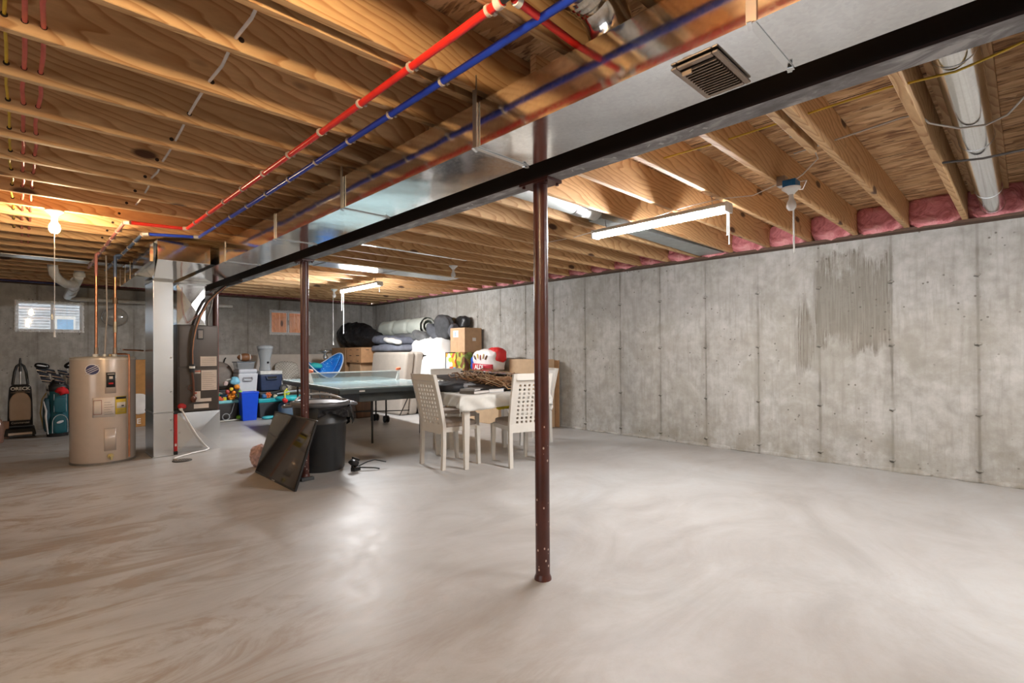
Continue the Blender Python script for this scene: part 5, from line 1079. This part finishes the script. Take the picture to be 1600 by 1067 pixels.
t = thing('printed_box', 'narrow green and brown printed box beside the boldly coloured one', 'box', (5.74, 7.07, 0.86)); MB().box(-0.13, 0.28, -0.12, 0.12, 0, 0.33).build('box', colourful(5, [(0.20, 0.28, 0.03), (0.16, 0.07, 0.03), (0.45, 0.35, 0.06), (0.22, 0.10, 0.04), (0.30, 0.35, 0.08)]), t, bevel=0.004)
carton(5.56, 6.05, 6.02, 7.42, 0.0, 0.86, 'long low carton against the right wall carrying the printed boxes and shopping bag', CARDL, 0, False)
t = thing('shopping_bag', 'full red, white and blue reusable shopping bag slumped beside the wall', 'bag', (5.62, 6.42, 0.86)); t.rotation_euler = (0, 0, R(-2))
BW = plain((0.68, 0.63, 0.60), 0.5, 0, 0.05); BRD = plain((0.42, 0.015, 0.03), 0.45); 
MB().blob((0.10, 0.0, 0.18), (0.17, 0.30, 0.19), 0.55, 0.035, 6, 4, 40, 24, ridge=True).build('sack', BW, t)
MB().blob((0.12, -0.17, 0.27), (0.13, 0.15, 0.13), 0.6, 0.03, 6, 7, 30, 18, ridge=True).build('red_side', plain((0.60, 0.02, 0.02), 0.45), t)
MB().blob((0.12, 0.33, 0.14), (0.12, 0.09, 0.14), 0.7, 0.03, 7, 9, 26, 16, ridge=True).build('blue_side', plain((0.01, 0.06, 0.35), 0.5), t)
def bandf(u, v):
    y = 0.27-0.54*u; z = 0.01+0.135*v-0.02*u; x = -0.105+0.16*abs(y/0.34)**4-0.02*math.sin(PI*u)+0.006*noise.noise(Vector((y*14, z*14, 2))); return (x, y, z)
MB().grid(bandf, 24, 4).build('maroon_band', BRD, t, solid=0.004)
text('ALDI', 'lettering', WHITE, t, (-0.142, -0.02, 0.078), (R(90), 0, R(-90)), 0.105, 0.002, bold=0.002)
for k in range(5):
    y = 0.16-0.075*k; pz = 0.24+0.02*(k % 2)
    MB().blob((-0.085, y, pz), (0.012, 0.016, 0.045), 0.9, rot=(0.3*(k-2), 0, 0)).build('printed_bottle', plain([(0.12, 0.06, 0.03), (0.62, 0.42, 0.12), (0.25, 0.03, 0.03), (0.60, 0.45, 0.25), (0.16, 0.07, 0.04)][k], 0.5), t)
# flattened cartons leaning at the right
carton(5.84, 6.03, 5.22, 6.05, 0.0, 1.07, 'large flat carton leaning on the right wall behind the dining table', CARDL, 0, False)
solo(MB().obox((6.055, 5.50, 0.53), (0.025, 0.70, 1.05), (0, 0, 0)), 'cardboard_sheet', CARD2, 'darker cardboard sheet between the flat carton and the wall', 'cardboard', (6.07, 5.6, 0))

# ------------------------------------------------------------------ table tennis table
t = thing('table_tennis_table', 'grey-green table tennis table with a net, on thin black legs', 'table', (3.667, 7.07, 0), R(-6.7))
TT = plain((0.20, 0.275, 0.28), 0.22, 0, 0.05); TTL = plain((0.70, 0.72, 0.70), 0.4)
for s in (-1, 1): MB().box(-0.7625, 0.7625, min(0.006*s, 1.37*s), max(0.006*s, 1.37*s), 0.742, 0.76).build('table_half', TT, t)
m = MB()
m.box(-0.7625, -0.742, -1.37, 1.37, 0.7602, 0.761).box(0.742, 0.7625, -1.37, 1.37, 0.7602, 0.761).box(-0.742, 0.742, -1.37, -1.35, 0.7602, 0.761).box(-0.742, 0.742, 1.35, 1.37, 0.7602, 0.761)
m.build('edge_line', TTL, t); MB().box(-0.0015, 0.0015, -1.35, 1.35, 0.7602, 0.761).build('centre_line', TTL, t)
SK = plain((0.045, 0.055, 0.055), 0.45)
for a in ((-0.75, 0.75, -1.36, -1.335, 0.69, 0.742), (-0.75, 0.75, 1.335, 1.36, 0.69, 0.742), (-0.755, -0.73, -1.335, 1.335, 0.69, 0.742), (0.73, 0.755, -1.335, 1.335, 0.69, 0.742)): MB().box(*a).build('apron', SK, t)
MB().box(-0.45, 0.62, -1.20, -0.40, 0.57, 0.69).build('under_tray', plain((0.07, 0.08, 0.08), 0.5), t)
MB().box(0.40, 0.62, 0.45, 0.7, 0.42, 0.69).build('ball_box', plain((0.01, 0.015, 0.06), 0.5), t)
MB().box(-0.51, -0.44, -1.3635, -1.36, 0.71, 0.728).build('badge', WHITE, t)
for x, y in ((-0.22, -1.05), (0.66, -0.70), (-0.62, 1.0), (0.62, 1.05)): MB().tube([(x, y, 0.70), (x, y, 0.0)], 0.014, 10).build('leg', BLACK, t)
for x, y in ((0.68, 1.0), (0.72, 0.66)):
    if True:
        l = MB().tube([(x, y, 0.70), (x, y, 0.10)], 0.014, 10).build('caster_leg', BLACK, t)
        wq = MB().disc((x-0.025, y, 0.062), (1, 0, 0.0), 0.060, 0.022, 22).disc((x+0.025, y, 0.062), (1, 0, 0), 0.060, 0.022, 22).tube([(x-0.03, y, 0.062), (x+0.03, y, 0.062)], 0.012, 8).build('caster', BLACK, l)
MB().tube([(-0.62, -0.3, 0.36), (0.68, -0.3, 0.30)], 0.007, 8).tube([(0.5, -0.7, 0.60), (0.64, -0.05, 0.2)], 0.007, 8).build('cross_brace', BLACK, t)
MB().tube([(0.60, -0.62, 0.69), (0.66, -0.60, 0.57), (0.64, -0.5, 0.57), (0.58, -0.45, 0.69)], 0.012, 8).build('hinge_bracket', DKGREY, t)
t2 = thing('table_tennis_net', 'low net with a white top tape clamped across the table tennis table', 'net', (3.667, 7.07, 0.761), R(-6.7))
NETM = NT('net_mesh'); ck = NETM.n('ShaderNodeTexChecker'); NETM.L(NETM.obj((1, 0, 1)), ck.inputs[0]); ck.inputs['Scale'].default_value = 120; mx_ = NETM.n('ShaderNodeMixShader'); tr_ = NETM.n('ShaderNodeBsdfTransparent'); NETM.L(NETM.math('MULTIPLY_ADD', ck.outputs['Fac'], 0.35, 0.25), mx_.inputs[0]); NETM.L(tr_.outputs[0], mx_.inputs[1]); NETM.L(NETM.b.outputs[0], mx_.inputs[2]); NETM.L(mx_.outputs[0], NETM.t.nodes['Material Output'].inputs[0]); NETM.set('Base Color', (0.20, 0.24, 0.24)); NETM = NETM.m
MB().box(-0.74, 0.66, -0.001, 0.001, 0.01, 0.14).build('netting', NETM, t2); MB().box(-0.74, 0.66, -0.003, 0.003, 0.138, 0.153).build('top_tape', WHITE, t2)
for s in (-0.86, 0.77):
    MB().hexa([(s*0.80-0.03, -0.02, -0.03), (s*0.80+0.03, -0.02, -0.03), (s*0.80+0.03, 0.02, -0.03), (s*0.80-0.03, 0.02, -0.03)], [(s*0.84-0.015, -0.012, 0.15), (s*0.84+0.015, -0.012, 0.15), (s*0.84+0.015, 0.012, 0.15), (s*0.84-0.015, 0.012, 0.15)]).build('post', WHITE, t2)
    MB().blob((s*0.83, 0, 0.175), (0.04, 0.02, 0.025), 0.7, 0.01, 20, s).build('orange_clip', plain((0.72, 0.16, 0.07), 0.5), t2)

# ------------------------------------------------------------------ dining table, cloth, chairs
CREAM = plain((0.66, 0.62, 0.56), 0.4, 0, 0.03)
TX0, TX1, TY0, TY1, TZ = 3.19, 4.20, 4.00, 4.95, 0.745
O = (TX0, TY0, 0); t = thing('dining_table', 'cream rectangular dining table under a cloth, near the middle of the room', 'table', (3.18, 3.985, 0), R(-16))
MB().box(TX0, TX1, TY0, TY1, TZ-0.03, TZ).build('tabletop', CREAM, t, O, bevel=0.004)
MB().box(TX0+0.05, TX1-0.05, TY0+0.04, TY0+0.06, TZ-0.11, TZ-0.03).box(TX0+0.05, TX1-0.05, TY1-0.06, TY1-0.04, TZ-0.11, TZ-0.03).box(TX0+0.04, TX0+0.06, TY0+0.06, TY1-0.06, TZ-0.11, TZ-0.03).box(TX1-0.06, TX1-0.04, TY0+0.06, TY1-0.06, TZ-0.11, TZ-0.03).build('apron', CREAM, t, O)
for x in (TX0+0.03, TX1-0.10):
    for y in (TY0+0.01, TY1-0.09): MB().hexa([(x+0.01, y+0.01, 0), (x+0.055, y+0.01, 0), (x+0.055, y+0.055, 0), (x+0.01, y+0.055, 0)], [(x, y, TZ-0.03), (x+0.07, y, TZ-0.03), (x+0.07, y+0.07, TZ-0.03), (x, y+0.07, TZ-0.03)]).build('leg', CREAM, t, O, bevel=0.004)
def cloth(u, v):
    ov = 0.17; X = TX0-ov+(TX1-TX0+2*ov)*u; Y = TY0-ov+(TY1-TY0+2*ov)*v
    dx = max(TX0-X, X-TX1, 0); dy = max(TY0-Y, Y-TY1, 0); x = min(max(X, TX0), TX1); y = min(max(Y, TY0), TY1)
    sx = -1 if X < TX0 else 1; sy = -1 if Y < TY0 else 1
    drop = min(0.24, math.hypot(dx, dy)) if (dx > 0 and dy > 0) else max(dx, dy)
    drop *= 0.80 + 0.22*math.sin(X*5+1)*math.cos(Y*6)
    rip = 0.012*math.sin((X+Y)*26)*min(1, drop/0.08)
    fl = 0.008+0.055*drop+rip*(1 if drop > 0 else 0)
    if dx > 0: x += sx*fl
    if dy > 0: y += sy*fl
    if dx > 0 and dy > 0: x += sx*0.02; y += sy*0.02
    z = TZ+0.006-drop + (0.004*noise.noise(Vector((X*8, Y*8, 0))) if drop == 0 else 0)+0.002
    return (x, y, z)
cm = plain((0.66, 0.64, 0.59), 0.8, 0, 0.05, 20, 0.2)
solo(MB().grid(cloth, 72, 60), 'tablecloth', cm, 'off-white cloth hanging over the edges of the dining table', 'tablecloth', (TX0, TY0, 0), solid=0.003)
_c = [o for o in COL.objects if o.name.startswith('tablecloth')][0]; _c.location = (3.18, 3.985, 0); _c.rotation_euler = (0, 0, R(-16))
def chair_tree(label):
    t = thing('dining_chair', label, 'chair', (0, 0, 0), 0, 'cream dining chairs with pierced backs'); W2 = 0.205
    lean = lambda z: -0.115*max(0, (z-0.42)/0.55)**1.3
    for s in (-1, 1):
        pr = [(0.02-0.03, 0), (0.0, 0.25), (0.0, 0.45), (lean(0.7), 0.7), (lean(0.97), 0.97)]
        m = MB(); w_ = 0.019
        for (ya, za), (yb, zb) in zip(pr[:-1], pr[1:]): m.hexa([(s*W2-w_, ya-0.018, za), (s*W2+w_, ya-0.018, za), (s*W2+w_, ya+0.020, za), (s*W2-w_, ya+0.020, za)], [(s*W2-w_, yb-0.018, zb), (s*W2+w_, yb-0.018, zb), (s*W2+w_, yb+0.020, zb), (s*W2-w_, yb+0.020, zb)])
        m.build('rear_post', CREAM, t)
        m = MB().hexa([(s*W2*0.98-0.016, 0.43, 0), (s*W2*0.98+0.016, 0.43, 0), (s*W2*0.98+0.016, 0.465, 0), (s*W2*0.98-0.016, 0.465, 0)], [(s*W2-0.024, 0.405, 0.41), (s*W2+0.024, 0.405, 0.41), (s*W2+0.024, 0.45, 0.41), (s*W2-0.024, 0.45, 0.41)]); m.build('front_leg', CREAM, t)
    # pierced splat: grid with square openings
    cx_ = [-W2+0.015]; nH = 6; mgn = 0.045; pitch = (2*(W2-0.015)-2*mgn)/(nH-0.45); hole = pitch*0.50
    x = -W2+0.015+mgn
    for k in range(nH): cx_ += [x, x+hole]; x += pitch
    cx_.append(W2-0.015); zs = [0.36, 0.455]; z = 0.455
    for r_ in range(10): zs += [z+0.022]; z += 0.040 if r_ != 4 else 0.055; zs += [z]
    zs = [0.36]; z = 0.455; rows = []
    for r_ in range(10):
        zs += [z, z+hole]; z += 0.0425
    zs.append(0.965); zs = sorted(zs)
    m = MB(); th = 0.011
    for j in range(len(zs)-1):
        for i in range(len(cx_)-1):
            if i % 2 == 1 and j % 2 == 1: continue
            def q(xx, zz, o_): return (xx, lean(zz)+o_, zz)
            a, b, c, d = cx_[i], cx_[i+1], zs[j], zs[j+1]
            m._add([q(a, c, 0), q(b, c, 0), q(b, d, 0), q(a, d, 0)], [(0, 1, 2, 3)])
    o = m.build('pierced_backrest', CREAM, t)
    bm = bmesh.new(); bm.from_mesh(o.data); bmesh.ops.remove_doubles(bm, verts=bm.verts, dist=1e-5); bmesh.ops.recalc_face_normals(bm, faces=bm.faces); bm.to_mesh(o.data); bm.free()
    md = o.modifiers.new('solid', 'SOLIDIFY'); md.thickness = 0.018; md.offset = 0
    MB().box(-W2+0.015, W2-0.015, lean(0.96)-0.014, lean(0.96)+0.014, 0.905, 0.972).build('top_rail', CREAM, t, bevel=0.003)
    MB().box(-W2, W2, 0.02, 0.43, 0.375, 0.425).build('seat_frame', CREAM, t, bevel=0.003)
    MB().blob((0, 0.225, 0.445), (0.215, 0.225, 0.035), 0.45).build('seat_cushion', plain((0.40, 0.33, 0.28), 0.8, 0, 0.06, 30, 0.1), t)
    return t
ch = chair_tree('cream dining chair at the left end of the table, back to the camera'); ch.location = (3.09, 4.36, 0); ch.rotation_euler = (0, 0, R(-90-3))
for loc, rz, lab in (((3.80, 3.66, 0), -18, 'cream dining chair at the table front, partly behind the nearest column'), ((5.06, 4.62, 0), 76, 'cream dining chair at the far right end of the table, only its top rail showing'), ((4.12, 5.42, 0), 164, 'cream dining chair on the far side of the table facing the camera')):
    c = copy_tree(ch); c.location = loc; c.rotation_euler = (0, 0, R(rz)); c['label'] = lab
# things on the table
t = thing('black_frame', 'large thin black panel lying at a slant across the dining table', 'panel', (3.97, 4.60, 0.845), R(-8))
MB().obox((0, 0, 0), (0.75, 1.15, 0.018), (R(5.5), 0, 0)).build('board', BLACK, t); MB().obox((-0.374, 0, 0.001), (0.004, 1.13, 0.006), (R(5.5), 0, 0)).build('pale_edge', plain((0.42, 0.37, 0.33), 0.5), t)
t = thing('black_frame', 'second thin black panel lying across the twigs on the dining table', 'panel', (4.20, 4.60, 0.93))
MB().obox((0, 0, 0), (0.42, 0.75, 0.014), (R(3), R(2), R(14))).build('board', BLACK, t); MB().obox((0, 0, 0.009), (0.36, 0.69, 0.004), (R(3), R(2), R(14))).build('inner_face', plain((0.20, 0.20, 0.21), 0.2), t)
m = MB(); random.seed(3)
for k in range(95):
    a = random.uniform(0, 2*PI); r_ = random.uniform(0.14, 0.34); c_ = Vector((random.uniform(-0.10, 0.10), random.uniform(-0.15, 0.30), random.uniform(0.01, 0.10)))
    pts = []
    for i in range(7):
        b = a+i*random.uniform(0.22, 0.5); pts.append(c_+Vector((r_*0.9*math.cos(b), r_*1.35*math.sin(b), random.uniform(-0.03, 0.06)+0.02+0.10*r_*math.sin(b))))
    m.m(k % 3).tube(pts, random.uniform(0.0035, 0.008), 5)
solo(m, 'twig_garland', [plain((0.40, 0.24, 0.12), 0.7), plain((0.26, 0.13, 0.06), 0.7), plain((0.52, 0.36, 0.22), 0.7)], 'tangled heap of brown twigs and vines on the dining table', 'garland').location = (4.02, 4.40, 0.79)
t = thing('padded_jacket', 'crumpled black cloth heap on the left of the dining table', 'cloth', (3.55, 4.62, 0.80))
MB().blob((0, 0, 0), (0.22, 0.26, 0.055), 0.6, 0.03, 9, 5, 36, 20, ridge=True).build('cloth', plain((0.02, 0.021, 0.025), 0.6, 0, 0.3), t); MB().blob((0.05, -0.2, 0.01), (0.12, 0.08, 0.03), 0.7, 0.02, 12, 8).build('grey_lining', plain((0.25, 0.25, 0.26), 0.7), t)
def book(name, c, s, rz, col, edge, label):
    t = thing(name, label, 'book', c, R(rz)); a, b, h = s[0]/2, s[1]/2, s[2]
    MB().box(-a, a, -b, b, 0, 0.003).box(-a, a, -b, b, h-0.003, h).box(-a, -a+0.003, -b, b, 0.003, h-0.003).build('cover', plain(col, 0.5), t); MB().box(-a+0.004, a-0.004, -b+0.004, b-0.004, 0.003, h-0.003).build('pages', edge, t)
book('book', (3.48, 4.14, 0.757), (0.26, 0.20, 0.030), 10, (0.16, 0.14, 0.12), PAPER, 'grey-brown thick book at the front of the dining table')
book('book', (3.45, 4.15, 0.788), (0.22, 0.17, 0.020), 24, (0.25, 0.24, 0.23), PAPER, 'smaller dark book lying on the grey-brown one')
book('dvd_case', (3.73, 4.13, 0.757), (0.20, 0.16, 0.035), -8, (0.42, 0.46, 0.52), PAPER, 'pale blue-grey case right of the books on the dining table')
solo(MB().blob((0, 0, 0), (0.11, 0.03, 0.035), 0.7, 0.02, 12, 3), 'yellow_tag', plain((0.72, 0.56, 0.02), 0.6), 'yellow cloth dangling under the front edge of the dining table', 'cloth').location = (3.80, 4.02, 0.60)

# ------------------------------------------------------------------ television, bin, odds and ends
t = thing('television', 'flat black television leaning against the second red column', 'television', (1.69, 4.935, 0)); tl = math.atan2(0.190, 0.585); t.rotation_euler = (0, tl, 0)
# local: screen faces -X, height along Z
MB().box(0.0, 0.022, -0.51, 0.51, 0.0, 0.63).build('casing', plain((0.012, 0.012, 0.013), 0.3), t, bevel=0.006)
MB().box(0.022, 0.052, -0.36, 0.36, 0.07, 0.45).build('back_housing', plain((0.015, 0.015, 0.016), 0.45), t, bevel=0.01)
MB().box(-0.0015, 0.001, -0.496, 0.496, 0.022, 0.616).build('screen', plain((0.006, 0.005, 0.005), 0.05, 0, 0.02, 3, 0, 0.8), t)
MB().box(-0.003, 0.0, -0.035, 0.035, 0.006, 0.016).build('badge', plain((0.35, 0.35, 0.35), 0.3), t)
t = thing('dustbin', 'tall round black dustbin with an open liner, behind the second red column', 'bin', (2.235, 5.14, 0))
BINM = plain((0.028, 0.029, 0.031), 0.42, 0, 0.1)
MB().lathe([(0.225, 0.0), (0.235, 0.02), (0.255, 0.47), (0.262, 0.475), (0.262, 0.495), (0.256, 0.50), (0.27, 0.66)], n=48).build('barrel', BINM, t)
MB().lathe([(0.285, 0.655), (0.295, 0.665), (0.292, 0.695), (0.262, 0.705), (0.25, 0.69), (0.24, 0.66)], n=48).build('rim', plain((0.10, 0.10, 0.105), 0.3), t)
MB().lathe([(0.25, 0.685), (0.15, 0.70), (0.0, 0.705)], n=40).build('lid', plain((0.17, 0.17, 0.17), 0.35), t)
MB().tube([(0.24*math.cos(a), 0.24*math.sin(a), 0.70+0.055*math.sin((a-0.1)/2.6*PI)) for a in [0.1+2.6*k/12 for k in range(13)]], 0.014, 8).build('lid_flap_edge', plain((0.30, 0.30, 0.30), 0.3), t)
for a in (R(160), R(-20)):
    c_, s_ = math.cos(a), math.sin(a); MB().tube([(c_*0.27-s_*0.08, s_*0.27+c_*0.08, 0.665), (c_*0.34-s_*0.07, s_*0.34+c_*0.07, 0.66), (c_*0.355, s_*0.355, 0.655), (c_*0.34+s_*0.07, s_*0.34-c_*0.07, 0.66), (c_*0.27+s_*0.08, s_*0.27-c_*0.08, 0.665)], 0.016, 8).build('handle', plain((0.13, 0.13, 0.14), 0.35), t)
def liner(u, v):
    a = R(-118)+R(190)*u; h = 0.64-0.20*v*(0.35+0.65*abs(math.sin(a*2.2+0.6)))*(1.25 if a > -0.6 else 0.5)
    r = 0.275+0.018+0.030*v+0.016*noise.noise(Vector((a*5, v*3, 1)))+0.014*math.sin(a*23)*v; return (r*math.cos(a), r*math.sin(a), h)
MB().grid(liner, 70, 10).build('liner', GARB, t, solid=0.002)
solo(MB().obox((0, 0, 0.018), (0.09, 0.05, 0.036), (0, 0, 0.4)).tube([(0.03, 0, 0.04), (0.12, -0.02, 0.075), (0.20, -0.03, 0.085), (0.30, -0.08, 0.055)], 0.006, 8).tube([(0.03, -0.02, 0.03), (0.15, -0.10, 0.02), (0.19, -0.14, 0.012)], 0.007, 8).tube([(-0.03, 0.02, 0.02), (-0.02, 0.03, 0.13), (0.04, 0.0, 0.10)], 0.012, 8).blob((-0.02, 0, 0.08), (0.05, 0.04, 0.035), 0.8, 0.02, 18, 2), 'tripod_clamp', plain((0.03, 0.03, 0.032), 0.3, 0.4, 0.3), 'small black metal clamp with two prongs on the floor right of the dustbin', 'tool').location = (2.44, 4.78, 0)
solo(MB().blob((0, 0, 0.11), (0.07, 0.08, 0.11), 0.8, 0.04, 9, 3, 40, 24, ridge=True), 'pink_plush', plain((0.50, 0.33, 0.30), 0.9, 0, 0.35, 30, 0.4), 'crumpled pinkish furry bundle behind the left end of the television', 'plush').location = (1.81, 5.68, 0)
solo(MB().box(-0.06, 0.06, -0.025, 0.025, 0, 0.03), 'charger', DKGREY, 'small grey block on the floor between television and red column', 'device', bevel=0.004).location = (1.93, 4.74, 0)
